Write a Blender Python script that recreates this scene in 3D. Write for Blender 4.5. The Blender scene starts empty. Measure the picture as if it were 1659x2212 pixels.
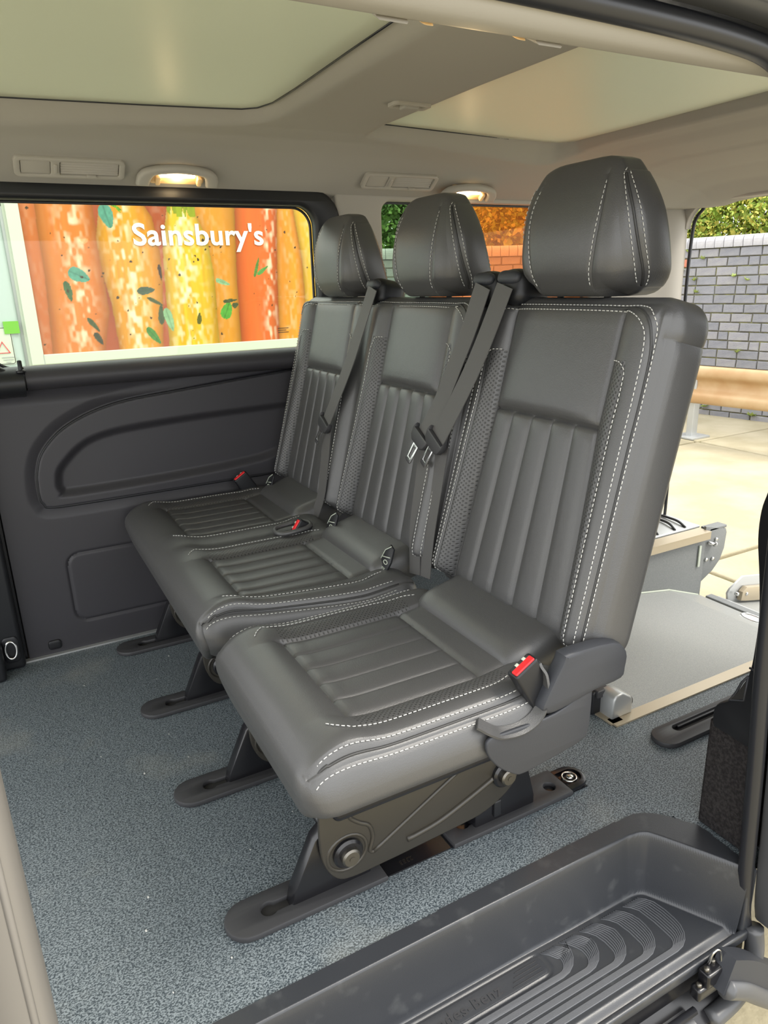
import bpy, bmesh, math, random
import numpy as np
from mathutils import Vector, Matrix

# ------------------------------------------------------------------ camera, world, sun, exposure
SC = bpy.context.scene
COL = SC.collection
cam_d = bpy.data.cameras.new('camera')
cam = bpy.data.objects.new('camera', cam_d)
COL.objects.link(cam)
cam_d.sensor_fit = 'HORIZONTAL'
cam_d.sensor_width = 36.0
cam_d.lens = 1540.0 / 1659.0 * 36.0
cam_d.clip_start = 0.02
cam_d.clip_end = 200
RX = np.array([3020.5, 586.0, -1540.0]); RX /= np.linalg.norm(RX)
RY = np.array([-874.5, 466.0, -1540.0]); RY -= RX * (RX @ RY); RY /= np.linalg.norm(RY)
RZ = np.cross(RX, RY)
mw = Matrix.Identity(4)
for i_, r_ in enumerate((RX, RY, RZ)):
    for j_ in range(3):
        mw[i_][j_] = float(r_[j_])
mw[2][3] = 1.0
cam.matrix_world = mw
SC.camera = cam

w = bpy.data.worlds.new('overcast_sky'); SC.world = w
w.use_nodes = True
nt = w.node_tree; nt.nodes.clear()
wo = nt.nodes.new('ShaderNodeOutputWorld'); bg = nt.nodes.new('ShaderNodeBackground')
tcw = nt.nodes.new('ShaderNodeTexCoord'); sep = nt.nodes.new('ShaderNodeSeparateXYZ')
rmp = nt.nodes.new('ShaderNodeValToRGB')
nt.links.new(tcw.outputs['Generated'], sep.inputs[0]); nt.links.new(sep.outputs[2], rmp.inputs[0])
rmp.color_ramp.elements[0].position = 0.0; rmp.color_ramp.elements[0].color = (0.86, 0.88, 0.9, 1)
rmp.color_ramp.elements[1].position = 0.7; rmp.color_ramp.elements[1].color = (1.0, 1.0, 1.0, 1)
nt.links.new(rmp.outputs[0], bg.inputs[0]); bg.inputs[1].default_value = 2.2
nt.links.new(bg.outputs[0], wo.inputs[0])

sun_d = bpy.data.lights.new('hazy_sun', 'SUN'); sun_d.energy = 1.6; sun_d.angle = math.radians(18); sun_d.color = (1.0, 0.93, 0.82)
sun = bpy.data.objects.new('hazy_sun', sun_d); COL.objects.link(sun)
sun.rotation_euler = Vector((-0.55, 0.50, -0.95)).to_track_quat('-Z', 'Y').to_euler()

SC.view_settings.view_transform = 'Standard'
SC.view_settings.look = 'None'
SC.view_settings.gamma = 1.0
SC.view_settings.use_curve_mapping = False
SC.view_settings.exposure = 0.5

random.seed(7)
RNG = np.random.default_rng(7)
PI = math.pi

# ------------------------------------------------------------------ materials
def lin(h):
    h = h.lstrip('#'); out = []
    for k in (0, 2, 4):
        c = int(h[k:k+2], 16) / 255.0
        out.append(c / 12.92 if c <= 0.04045 else ((c + 0.055) / 1.055) ** 2.4)
    return tuple(out) + (1.0,)

def mat(name, col, rough=0.5, metal=0.0, spec=0.5, bump=None, var=None, emit=None, coat=0.0):
    """bump = list of (kind, scale, strength, distance); var = (scale, second colour, lo, hi)"""
    m = bpy.data.materials.new(name); m.use_nodes = True
    N = m.node_tree; b = N.nodes['Principled BSDF']
    col = lin(col) if isinstance(col, str) else tuple(col) + (1.0,) if len(col) == 3 else col
    b.inputs['Base Color'].default_value = col
    b.inputs['Roughness'].default_value = rough
    b.inputs['Metallic'].default_value = metal
    b.inputs['Specular IOR Level'].default_value = spec
    if coat:
        b.inputs['Coat Weight'].default_value = coat; b.inputs['Coat Roughness'].default_value = 0.15
    tc = N.nodes.new('ShaderNodeTexCoord')
    if var:
        sc_, c2, lo, hi = var
        c2 = lin(c2) if isinstance(c2, str) else tuple(c2) + (1.0,)
        nz = N.nodes.new('ShaderNodeTexNoise'); nz.inputs['Scale'].default_value = sc_; nz.inputs['Detail'].default_value = 4
        r = N.nodes.new('ShaderNodeValToRGB')
        r.color_ramp.elements[0].position = lo; r.color_ramp.elements[0].color = col
        r.color_ramp.elements[1].position = hi; r.color_ramp.elements[1].color = c2
        N.links.new(tc.outputs['Object'], nz.inputs['Vector']); N.links.new(nz.outputs[0], r.inputs[0])
        N.links.new(r.outputs[0], b.inputs['Base Color'])
    prev = None
    for kind, sc_, st, dist in (bump or []):
        if kind == 'noise':
            t = N.nodes.new('ShaderNodeTexNoise'); t.inputs['Detail'].default_value = 3
        else:
            t = N.nodes.new('ShaderNodeTexVoronoi')
        t.inputs['Scale'].default_value = sc_
        N.links.new(tc.outputs['Object'], t.inputs['Vector'])
        bp = N.nodes.new('ShaderNodeBump'); bp.inputs['Strength'].default_value = st; bp.inputs['Distance'].default_value = dist
        N.links.new(t.outputs[0], bp.inputs['Height'])
        if prev: N.links.new(prev.outputs[0], bp.inputs['Normal'])
        prev = bp
    if prev: N.links.new(prev.outputs[0], b.inputs['Normal'])
    if emit:
        b.inputs['Emission Color'].default_value = lin(emit[0]); b.inputs['Emission Strength'].default_value = emit[1]
    return m

def perf_mat(name, col, axes):
    """leather with rows of tiny punched holes; axes = the two object axes the rows run along"""
    m = mat(name, col, 0.42, spec=0.7)
    N = m.node_tree; b = N.nodes['Principled BSDF']
    tc = N.nodes.new('ShaderNodeTexCoord')
    sx = N.nodes.new('ShaderNodeSeparateXYZ'); cb = N.nodes.new('ShaderNodeCombineXYZ')
    N.links.new(tc.outputs['Object'], sx.inputs[0])
    N.links.new(sx.outputs[axes[0]], cb.inputs[0]); N.links.new(sx.outputs[axes[1]], cb.inputs[1])
    mp = N.nodes.new('ShaderNodeMapping'); mp.inputs['Rotation'].default_value = (0, 0, 0.785)
    N.links.new(cb.outputs[0], mp.inputs[0])
    v = N.nodes.new('ShaderNodeTexVoronoi'); v.voronoi_dimensions = '2D'; v.inputs['Scale'].default_value = 165; v.inputs['Randomness'].default_value = 0.0
    N.links.new(mp.outputs[0], v.inputs['Vector'])
    r = N.nodes.new('ShaderNodeMapRange'); r.inputs[1].default_value = 0.16; r.inputs[2].default_value = 0.3
    N.links.new(v.outputs['Distance'], r.inputs[0])
    mx = N.nodes.new('ShaderNodeMix'); mx.data_type = 'RGBA'
    c = lin(col)
    mx.inputs[6].default_value = (c[0] * .25, c[1] * .25, c[2] * .25, 1); mx.inputs[7].default_value = c
    N.links.new(r.outputs[0], mx.inputs[0]); N.links.new(mx.outputs[2], b.inputs['Base Color'])
    bp = N.nodes.new('ShaderNodeBump'); bp.inputs['Strength'].default_value = 0.5; bp.inputs['Distance'].default_value = 0.0012
    N.links.new(r.outputs[0], bp.inputs['Height']); N.links.new(bp.outputs[0], b.inputs['Normal'])
    return m

LEATHER = mat('grey_leather', '#484848', 0.40, spec=0.75, bump=[('vor', 620, 0.22, 0.0006), ('noise', 28, 0.10, 0.004)])
PERFB = perf_mat('perforated_back_leather', '#484848', (1, 2))
PERFC = perf_mat('perforated_cushion_leather', '#484848', (0, 1))
THREAD = mat('pale_thread', '#c9c9c4', 0.7)
PIPING = mat('leather_piping', '#343434', 0.45)
PLASTIC = mat('charcoal_plastic', '#33353a', 0.50, spec=0.45, bump=[('vor', 700, 0.15, 0.0004)])
WALLPL = mat('wall_plastic', '#3a393d', 0.46, spec=0.4, bump=[('vor', 900, 0.1, 0.0003)])
BLACKPL = mat('black_plastic', '#1d1e21', 0.42, spec=0.45)
COVERPL = mat('track_cover_plastic', '#38383a', 0.50, bump=[('noise', 60, 0.1, 0.002)])
BLACKMETAL = mat('black_painted_metal', '#17171a', 0.25, spec=0.6)
STEELDK = mat('dark_seat_steel', '#35322c', 0.33, spec=0.6, bump=[('noise', 30, 0.08, 0.003)])
CHROME = mat('bright_steel', '#d8d8d6', 0.2, metal=1.0)
BOLT = mat('zinc_bolt', '#77746d', 0.4, metal=1.0)
ALU = mat('brushed_aluminium', '#b8ab93', 0.38, metal=0.5, spec=0.6)
ALUGREY = mat('grey_aluminium', '#b9bbba', 0.42, metal=0.55)
RED = mat('red_button', '#e8262b', 0.35)
WEB = mat('belt_webbing', '#555453', 0.62, bump=[('noise', 900, 0.3, 0.0005)])
HEAD = mat('headliner_cloth', '#aaa69d', 0.85, spec=0.15, bump=[('noise', 500, 0.12, 0.0006)])
TRIMCREAM = mat('cream_plastic', '#b1aca2', 0.55, spec=0.35)
def panel_mat():
    # pale roof glass with a screen print: scatters the sky through and keeps a soft sheen
    m = mat('pale_roof_panel', '#c6c8b4', 0.38, spec=0.5)
    N = m.node_tree; b = N.nodes['Principled BSDF']; o = N.nodes['Material Output']
    t = N.nodes.new('ShaderNodeBsdfTranslucent'); t.inputs[0].default_value = (.135, .142, .120, 1)
    a = N.nodes.new('ShaderNodeAddShader')
    N.links.new(b.outputs[0], a.inputs[0]); N.links.new(t.outputs[0], a.inputs[1]); N.links.new(a.outputs[0], o.inputs[0])
    return m
PANELGL = panel_mat()
RUBBER = mat('black_rubber', '#232428', 0.33, spec=0.55)
PILLAR = mat('pillar_grey_trim', '#77736d', 0.48)
PILLARDK = mat('pillar_dark_paint', '#4a4b4d', 0.35, spec=0.6)
CARPET = mat('charcoal_carpet', '#2c2a2b', 0.95, spec=0.05, bump=[('noise', 420, 0.9, 0.003)], var=(160, '#3d3b3b', 0.4, 0.65))
STEPPL = mat('step_plastic', '#323438', 0.33, spec=0.6, bump=[('noise', 700, 0.2, 0.0008)], var=(26, '#47494b', 0.60, 0.80))
TREAD = mat('tread_rubber', '#55575b', 0.5, spec=0.5)
WHITE = mat('white_truck_paint', '#bcc3b4', 0.45)
WHITECAB = mat('white_cab_paint', '#a9b6b4', 0.4)
GREEN = mat('green_stripe', '#62a818', 0.5)
DARK = mat('underbody_dark', '#222120', 0.7)
TYRE = mat('tyre_rubber', '#1c1c1c', 0.8)
GREYFLOOR = mat('speckled_grey_vinyl', '#8d908f', 0.42, spec=0.4, var=(420, '#a3a4a1', 0.42, 0.62), bump=[('noise', 600, 0.1, 0.0006)])
GREYPANEL = mat('grey_side_panel', '#757878', 0.5, var=(260, '#808281', 0.42, 0.62))
LAMPLIT = mat('lit_lamp_lens', '#fff4da', 0.5, emit=('#fff0d0', 9.0))
LAMPWARM = mat('lamp_housing', '#ffd9a0', 0.5)
GUARD = mat('weathered_guardrail_steel', '#b18f66', 0.55, metal=0.1, var=(3.5, '#bda27c', 0.4, 0.65))
CONC = mat('concrete', '#a39a80', 0.85, spec=0.2, bump=[('noise', 40, 0.4, 0.01)], var=(2.2, '#b4ab93', 0.38, 0.66))
SOIL = mat('joint_soil', '#7d7250', 0.95, var=(5, '#6d7a3a', 0.5, 0.62))
BR = [mat('blue_brick', '#85868c', 0.8, bump=[('noise', 60, 0.5, 0.006)], var=(14, '#909095', 0.35, 0.7)),
      mat('grey_brick', '#7e7f86', 0.8, bump=[('noise', 60, 0.5, 0.006)], var=(14, '#8b8b8e', 0.35, 0.7)),
      mat('pale_brick', '#8e8d93', 0.8, bump=[('noise', 60, 0.5, 0.006)], var=(14, '#9b9a9a', 0.35, 0.7))]
BRRED = mat('red_brick', '#c07a62', 0.8)
COPE = mat('coping_brick', '#b9b8bb', 0.75, bump=[('noise', 50, 0.4, 0.006)], var=(10, '#a5a4a8', 0.4, 0.7))
MORTAR = mat('mossy_mortar', '#6d6a58', 0.95, var=(9, '#8b8a5c', 0.45, 0.6))
LEAF = [mat('leaf_light', '#a9bb50', 0.6), mat('leaf_mid', '#7d9638', 0.6), mat('leaf_yellow', '#c6bd57', 0.6)]
LEAFD = [mat('leaf_deep', '#6f9048', 0.6), mat('leaf_deep_mid', '#55763a', 0.6)]
BARK = mat('bark', '#5b4a38', 0.9)

def floor_material():
    m = mat('blue_grey_leathergrain_vinyl', '#3f4a4e', 0.46, spec=0.45)
    N = m.node_tree; b = N.nodes['Principled BSDF']
    tc = N.nodes.new('ShaderNodeTexCoord')
    mp = N.nodes.new('ShaderNodeMapping'); mp.inputs['Scale'].default_value = (1.0, 1.35, 1.0)
    N.links.new(tc.outputs['Object'], mp.inputs[0])
    v = N.nodes.new('ShaderNodeTexNoise'); v.inputs['Scale'].default_value = 310; v.inputs['Detail'].default_value = 1.0
    v.inputs['Distortion'].default_value = 0.6
    N.links.new(mp.outputs[0], v.inputs['Vector'])
    r = N.nodes.new('ShaderNodeValToRGB')
    r.color_ramp.elements[0].position = 0.42; r.color_ramp.elements[0].color = lin('#363f45')
    r.color_ramp.elements[1].position = 0.59; r.color_ramp.elements[1].color = lin('#7f888c')
    N.links.new(v.outputs[0], r.inputs[0])
    # faint dusty scuffs
    n2 = N.nodes.new('ShaderNodeTexNoise'); n2.inputs['Scale'].default_value = 4.0; n2.inputs['Detail'].default_value = 5
    N.links.new(tc.outputs['Object'], n2.inputs['Vector'])
    r2 = N.nodes.new('ShaderNodeMapRange'); r2.inputs[1].default_value = 0.58; r2.inputs[2].default_value = 0.75; r2.inputs[4].default_value = 0.22
    N.links.new(n2.outputs[0], r2.inputs[0])
    mx = N.nodes.new('ShaderNodeMix'); mx.data_type = 'RGBA'; mx.inputs[7].default_value = lin('#a9a698')
    N.links.new(r2.outputs[0], mx.inputs[0]); N.links.new(r.outputs[0], mx.inputs[6])
    N.links.new(mx.outputs[2], b.inputs['Base Color'])
    bp = N.nodes.new('ShaderNodeBump'); bp.inputs['Strength'].default_value = 0.45; bp.inputs['Distance'].default_value = 0.0012
    N.links.new(v.outputs[0], bp.inputs['Height']); N.links.new(bp.outputs[0], b.inputs['Normal'])
    return m
FLOOR = floor_material()

def glass_mat(name, tint, gloss=0.06, mixdiff=0.0, diff=(0, 0, 0)):
    m = bpy.data.materials.new(name); m.use_nodes = True
    N = m.node_tree; N.nodes.clear()
    o = N.nodes.new('ShaderNodeOutputMaterial'); t = N.nodes.new('ShaderNodeBsdfTransparent'); t.inputs[0].default_value = tint + (1,)
    g = N.nodes.new('ShaderNodeBsdfGlossy'); g.inputs['Roughness'].default_value = 0.02
    f = N.nodes.new('ShaderNodeFresnel'); f.inputs[0].default_value = 1.45
    mth = N.nodes.new('ShaderNodeMath'); mth.operation = 'MULTIPLY'; mth.inputs[1].default_value = gloss
    mx = N.nodes.new('ShaderNodeMixShader')
    N.links.new(f.outputs[0], mth.inputs[0]); N.links.new(mth.outputs[0], mx.inputs[0])
    N.links.new(t.outputs[0], mx.inputs[1]); N.links.new(g.outputs[0], mx.inputs[2])
    last = mx
    if mixdiff:
        d = N.nodes.new('ShaderNodeBsdfTranslucent'); d.inputs[0].default_value = diff + (1,)
        m2 = N.nodes.new('ShaderNodeMixShader'); m2.inputs[0].default_value = mixdiff
        N.links.new(mx.outputs[0], m2.inputs[1]); N.links.new(d.outputs[0], m2.inputs[2]); last = m2
    N.links.new(last.outputs[0], o.inputs[0])
    return m
GLASS = glass_mat('clear_window_glass', (0.93, 0.97, 0.91), 0.5)
TINT = glass_mat('green_tinted_glass', (0.62, 0.72, 0.60), 0.5)
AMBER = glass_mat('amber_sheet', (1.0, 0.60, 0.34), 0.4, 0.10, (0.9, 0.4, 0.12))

# ------------------------------------------------------------------ object helpers
WL = {}
def wl(o):
    return WL.get(o.name, np.zeros(3)) if o else np.zeros(3)

def tag(o, label=None, cat=None, group=None, kind=None):
    if label: o['label'] = label
    if cat: o['category'] = cat
    if group: o['group'] = group
    if kind: o['kind'] = kind
    return o

def thing(name, loc, label, cat, group=None, kind=None):
    o = bpy.data.objects.new(name, None); COL.objects.link(o); o.location = loc
    o.empty_display_size = 0.05
    WL[o.name] = np.array(loc, float)
    return tag(o, label, cat, group, kind)

def obj(name, V, F, m, parent=None, smooth=True, angle=None, kind=None, label=None):
    V = np.asarray(V, float)
    if parent is not None: V = V - wl(parent)
    me = bpy.data.meshes.new(name)
    if isinstance(F, np.ndarray): F = F.tolist()
    me.from_pydata(V.tolist(), [], F)
    return from_mesh(name, me, m, parent, smooth, angle, kind, label)

def from_mesh(name, me, m, parent=None, smooth=True, angle=None, kind=None, label=None):
    me.name = name
    for mm in (m if isinstance(m, (list, tuple)) else [m]): me.materials.append(mm)
    if smooth:
        me.polygons.foreach_set('use_smooth', [True] * len(me.polygons))
        if angle: me.set_sharp_from_angle(angle=math.radians(angle))
    me.update()
    o = bpy.data.objects.new(name, me); COL.objects.link(o)
    if parent is not None:
        o.parent = parent
        WL[o.name] = wl(parent)
    if kind: o['kind'] = kind
    if label: o['label'] = label
    return o

def copy_under(src, parent, loc=(0, 0, 0), rz=None):
    c = src.copy(); COL.objects.link(c); c.parent = parent; c.location = loc
    if rz is not None: c.rotation_euler = (0, 0, rz)
    return c

class MB:
    """collects pieces into one mesh"""
    def __init__(s): s.V = []; s.F = []; s.n = 0
    def add(s, V, F):
        V = np.asarray(V, float); s.V.append(V); s.F += [tuple(int(i) + s.n for i in f) for f in F]; s.n += len(V); return s
    def build(s, name, m, parent=None, **k):
        return obj(name, np.vstack(s.V), s.F, m, parent, **k)

def lat(lo, hi, n, r, extra=()):
    v = list(np.linspace(lo, hi, n + 1))
    for k in (0, .08, .2, .38, .62, 1.0): v += [lo + r * k, hi - r * k]
    v += list(extra)
    v = np.unique(np.round(np.array(v), 5)); v = v[(v >= lo - 1e-9) & (v <= hi + 1e-9)]
    keep = [v[0]]; ex = set(np.round(np.array(list(extra) + [hi]), 5).tolist())
    for x in v[1:]:
        if x - keep[-1] < 0.0012:
            if x in ex and len(keep) > 1: keep[-1] = x
            elif x in ex: keep.append(x)
        else: keep.append(x)
    return np.array(keep)

def round_map(P, lo, hi, r):
    lo = np.array(lo, float); hi = np.array(hi, float); r = np.array(r, float)
    q = np.clip(P, lo + r, hi - r)
    n = (P - q) / r
    l = np.linalg.norm(n, axis=1, keepdims=True); mx = np.max(np.abs(n), axis=1, keepdims=True)
    l = np.where(l < 1e-9, 1, l)
    return q + r * n * (mx / l)

def lattice_box(A, B, C):
    na, nb, nc = len(A), len(B), len(C)
    idx = {}; P = []; Q = []; meta = []
    def vid(i, j, k):
        t = (i, j, k)
        if t not in idx:
            idx[t] = len(P); P.append((A[i], B[j], C[k]))
        return idx[t]
    def face(side, a, b, c, d):
        Q.append((a, b, c, d)); ctr = np.mean([P[a], P[b], P[c], P[d]], axis=0); meta.append((side,) + tuple(ctr))
    for i in range(na - 1):
        for j in range(nb - 1):
            face('c0', vid(i, j, 0), vid(i, j+1, 0), vid(i+1, j+1, 0), vid(i+1, j, 0))
            face('c1', vid(i, j, nc-1), vid(i+1, j, nc-1), vid(i+1, j+1, nc-1), vid(i, j+1, nc-1))
    for i in range(na - 1):
        for k in range(nc - 1):
            face('b0', vid(i, 0, k), vid(i+1, 0, k), vid(i+1, 0, k+1), vid(i, 0, k+1))
            face('b1', vid(i, nb-1, k), vid(i, nb-1, k+1), vid(i+1, nb-1, k+1), vid(i+1, nb-1, k))
    for j in range(nb - 1):
        for k in range(nc - 1):
            face('a0', vid(0, j, k), vid(0, j, k+1), vid(0, j+1, k+1), vid(0, j+1, k))
            face('a1', vid(na-1, j, k), vid(na-1, j+1, k), vid(na-1, j+1, k+1), vid(na-1, j, k+1))
    return np.array(P), Q, meta

def split(V, Q, keys):
    out = {}
    for q, k in zip(Q, keys): out.setdefault(k, []).append(q)
    res = {}
    for k, qs in out.items():
        u = np.unique(np.array(qs)); remap = {int(a): n for n, a in enumerate(u)}
        res[k] = (V[u], [tuple(remap[int(a)] for a in q) for q in qs])
    return res

def rbox(lo, hi, r, n=(3, 3, 3), M3=None):
    lo = np.array(lo, float); hi = np.array(hi, float)
    if np.isscalar(r): r = (r, r, r)
    r = tuple(min(a, b / 2 * .98) for a, b in zip(r, hi - lo))
    def L(a, b, k, rr):
        v = [a, a + rr * .3, a + rr * .7, a + rr] + list(np.linspace(a + rr, b - rr, max(2, k))) + [b - rr * .7, b - rr * .3, b]
        return np.unique(np.round(v, 6))
    P, Q, _ = lattice_box(L(lo[0], hi[0], n[0], r[0]), L(lo[1], hi[1], n[1], r[1]), L(lo[2], hi[2], n[2], r[2]))
    V = round_map(P, lo, hi, r)
    if M3 is not None: V = M3(V)
    return V, Q

def rot_y(V, ang, c):
    c = np.array(c, float); ca, sa = math.cos(ang), math.sin(ang); d = V - c
    return np.stack([c[0] + ca * d[:, 0] + sa * d[:, 2], V[:, 1], c[2] - sa * d[:, 0] + ca * d[:, 2]], 1)

def box(lo, hi):
    x0, y0, z0 = lo; x1, y1, z1 = hi
    V = [(x0,y0,z0),(x1,y0,z0),(x1,y1,z0),(x0,y1,z0),(x0,y0,z1),(x1,y0,z1),(x1,y1,z1),(x0,y1,z1)]
    F = [(0,3,2,1),(4,5,6,7),(0,1,5,4),(1,2,6,5),(2,3,7,6),(3,0,4,7)]
    return np.array(V, float), F

def resample(pts, step):
    pts = np.asarray(pts, float); d = np.linalg.norm(np.diff(pts, axis=0), axis=1); s = np.concatenate([[0], np.cumsum(d)])
    n = max(2, int(round(s[-1] / step)) + 1); t = np.linspace(0, s[-1], n)
    return np.stack([np.interp(t, s, pts[:, k]) for k in range(pts.shape[1])], 1)

def smooth_curve(pts, n=8, closed=False):
    """Catmull-Rom through the points"""
    p = np.asarray(pts, float); N = len(p); out = []
    for i in range(N if closed else N - 1):
        p0 = p[(i - 1) % N] if closed or i > 0 else 2 * p[0] - p[1]
        p1 = p[i]; p2 = p[(i + 1) % N]
        p3 = p[(i + 2) % N] if closed or i + 2 < N else 2 * p[-1] - p[-2]
        for t in np.linspace(0, 1, n, endpoint=False):
            out.append(0.5 * ((2 * p1) + (-p0 + p2) * t + (2*p0 - 5*p1 + 4*p2 - p3) * t*t + (-p0 + 3*p1 - 3*p2 + p3) * t**3))
    if not closed: out.append(p[-1])
    return np.array(out)

def tube_vf(pts, r, seg=8, closed=False, sq=(1, 1)):
    p = np.asarray(pts, float); n = len(p)
    T = np.roll(p, -1, 0) - np.roll(p, 1, 0) if closed else np.gradient(p, axis=0)
    T /= np.maximum(np.linalg.norm(T, axis=1, keepdims=True), 1e-12)
    up = np.array([0, 0, 1.0]); 
    if abs(T[0] @ up) > .9: up = np.array([0, 1.0, 0])
    u = np.cross(T[0], up); u /= np.linalg.norm(u)
    rr = np.full(n, r) if np.isscalar(r) else np.asarray(r)
    V = []
    for i in range(n):
        u = u - T[i] * (u @ T[i]); u /= max(np.linalg.norm(u), 1e-9); v = np.cross(T[i], u)
        for k in range(seg):
            a = 2 * PI * k / seg
            V.append(p[i] + rr[i] * (math.cos(a) * u * sq[0] + math.sin(a) * v * sq[1]))
    F = []
    for i in range(n if closed else n - 1):
        a = i * seg; b = ((i + 1) % n) * seg
        for k in range(seg):
            F.append((a + k, a + (k+1) % seg, b + (k+1) % seg, b + k))
    if not closed:
        F.append(tuple(range(seg))[::-1]); F.append(tuple(range((n-1)*seg, n*seg)))
    return np.array(V), F

def stitches_vf(paths, L=0.0055, gap=0.0032, r=0.0009):
    mb = MB()
    for pts in paths:
        p = resample(pts, 0.001); s = 0; n = len(p); k = int(L / .001); g = int((L + gap) / .001)
        while s + k < n:
            V, F = tube_vf(p[[s, s + k // 2, s + k]], r, 4); mb.add(V, F); s += g
    return mb

def ribbon_vf(pts, wdir, wid, th):
    """flat strap along pts; wdir per point = width direction"""
    p = np.asarray(pts, float); wd = np.asarray(wdir, float)
    if wd.ndim == 1: wd = np.tile(wd, (len(p), 1))
    T = np.gradient(p, axis=0); T /= np.linalg.norm(T, axis=1, keepdims=True)
    wd = wd - T * np.sum(wd * T, 1, keepdims=True); wd /= np.linalg.norm(wd, axis=1, keepdims=True)
    nn = np.cross(T, wd); n = len(p)
    ww = np.full(n, wid) if np.isscalar(wid) else np.asarray(wid)
    V = []
    for i in range(n):
        for a, b in ((-.5, -.5), (.5, -.5), (.5, .5), (-.5, .5)):
            V.append(p[i] + wd[i] * a * ww[i] + nn[i] * b * th)
    F = []
    for i in range(n - 1):
        a = i * 4; b = a + 4
        for k in range(4): F.append((a + k, a + (k+1) % 4, b + (k+1) % 4, b + k))
    F.append((3, 2, 1, 0)); F.append(tuple(range((n-1)*4, n*4)))
    return np.array(V), F

def plate_mesh(outer, holes, th, bev, fn):
    """2-D outline (u,v) with holes, thickness th along w (0..th), mapped to world by fn(u,v,w)"""
    cu = bpy.data.curves.new('outline', 'CURVE'); cu.dimensions = '2D'; cu.fill_mode = 'BOTH'
    for ring in [outer] + list(holes):
        sp = cu.splines.new('POLY'); sp.points.add(len(ring) - 1); sp.use_cyclic_u = True
        for pt, q in zip(sp.points, ring): pt.co = (q[0], q[1], 0, 1)
    cu.extrude = max(th / 2 - bev, 0.00001); cu.bevel_depth = bev; cu.bevel_resolution = 1; cu.offset = -bev
    o = bpy.data.objects.new('outline', cu)
    me = bpy.data.meshes.new_from_object(o)
    n = len(me.vertices); co = np.zeros(n * 3); me.vertices.foreach_get('co', co); co = co.reshape(-1, 3)
    F = [tuple(p.vertices) for p in me.polygons]
    bpy.data.objects.remove(o); bpy.data.curves.remove(cu); bpy.data.meshes.remove(me)
    V = np.array(fn(co[:, 0], co[:, 1], co[:, 2] + th / 2)).T if fn else co
    bm = bmesh.new(); vs = [bm.verts.new(v) for v in V]
    for f in F:
        try: bm.faces.new([vs[i] for i in f])
        except ValueError: pass
    bmesh.ops.remove_doubles(bm, verts=bm.verts, dist=1e-5)
    bmesh.ops.recalc_face_normals(bm, faces=bm.faces)
    bm.verts.index_update()
    V = np.array([v.co[:] for v in bm.verts]); F = [tuple(v.index for v in f.verts) for f in bm.faces]; bm.free()
    return V, F

def text_vf(s, size, th, off, fn, space=1.0):
    cu = bpy.data.curves.new('txt', 'FONT'); cu.body = s; cu.size = size; cu.extrude = th / 2; cu.offset = off; cu.space_character = space
    cu.resolution_u = 4
    o = bpy.data.objects.new('txt', cu); me = bpy.data.meshes.new_from_object(o)
    n = len(me.vertices); co = np.zeros(n * 3); me.vertices.foreach_get('co', co); co = co.reshape(-1, 3)
    F = [tuple(p.vertices) for p in me.polygons]
    bpy.data.objects.remove(o); bpy.data.curves.remove(cu); bpy.data.meshes.remove(me)
    return np.array(fn(co[:, 0], co[:, 1], co[:, 2] + th / 2)).T, F, co

def rrect(x0, y0, x1, y1, r, n=6):
    if np.isscalar(r): r = (r,) * 4
    out = []
    for (cx, cy, a0, rr) in ((x1 - r[0], y0 + r[0], -90, r[0]), (x1 - r[1], y1 - r[1], 0, r[1]), (x0 + r[2], y1 - r[2], 90, r[2]), (x0 + r[3], y0 + r[3], 180, r[3])):
        for k in range(n + 1):
            a = math.radians(a0 + 90 * k / n); out.append((cx + rr * math.cos(a), cy + rr * math.sin(a)))
    return out

def sdist(px, py, poly):
    """signed distance to polygon, inside negative"""
    poly = np.asarray(poly, float); n = len(poly)
    d = np.full(px.shape, 1e9); ins = np.zeros(px.shape, bool)
    for i in range(n):
        a = poly[i]; b = poly[(i + 1) % n]; e = b - a; l2 = max(e @ e, 1e-12)
        t = np.clip(((px - a[0]) * e[0] + (py - a[1]) * e[1]) / l2, 0, 1)
        d = np.minimum(d, (px - a[0] - t * e[0]) ** 2 + (py - a[1] - t * e[1]) ** 2)
        c = ((a[1] <= py) & (b[1] > py)) | ((b[1] <= py) & (a[1] > py))
        with np.errstate(divide='ignore', invalid='ignore'):
            xx = a[0] + (py - a[1]) / (b[1] - a[1] if b[1] != a[1] else 1e-12) * e[0]
        ins ^= c & (px < xx)
    d = np.sqrt(d)
    return np.where(ins, -d, d)

def sstep(e0, e1, x):
    t = np.clip((x - e0) / (e1 - e0), 0, 1); return t * t * (3 - 2 * t)

def grid_faces(nu, nv, mask=None, flip=False):
    i, j = np.meshgrid(np.arange(nu - 1), np.arange(nv - 1), indexing='ij')
    a = i * nv + j; q = np.stack([a, a + nv, a + nv + 1, a + 1], -1).reshape(-1, 4)
    if flip: q = q[:, ::-1]
    if mask is not None: q = q[mask.reshape(-1)]
    return q

def sub_mesh(V, q):
    u, inv = np.unique(q, return_inverse=True)
    return V[u], inv.reshape(q.shape)

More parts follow.
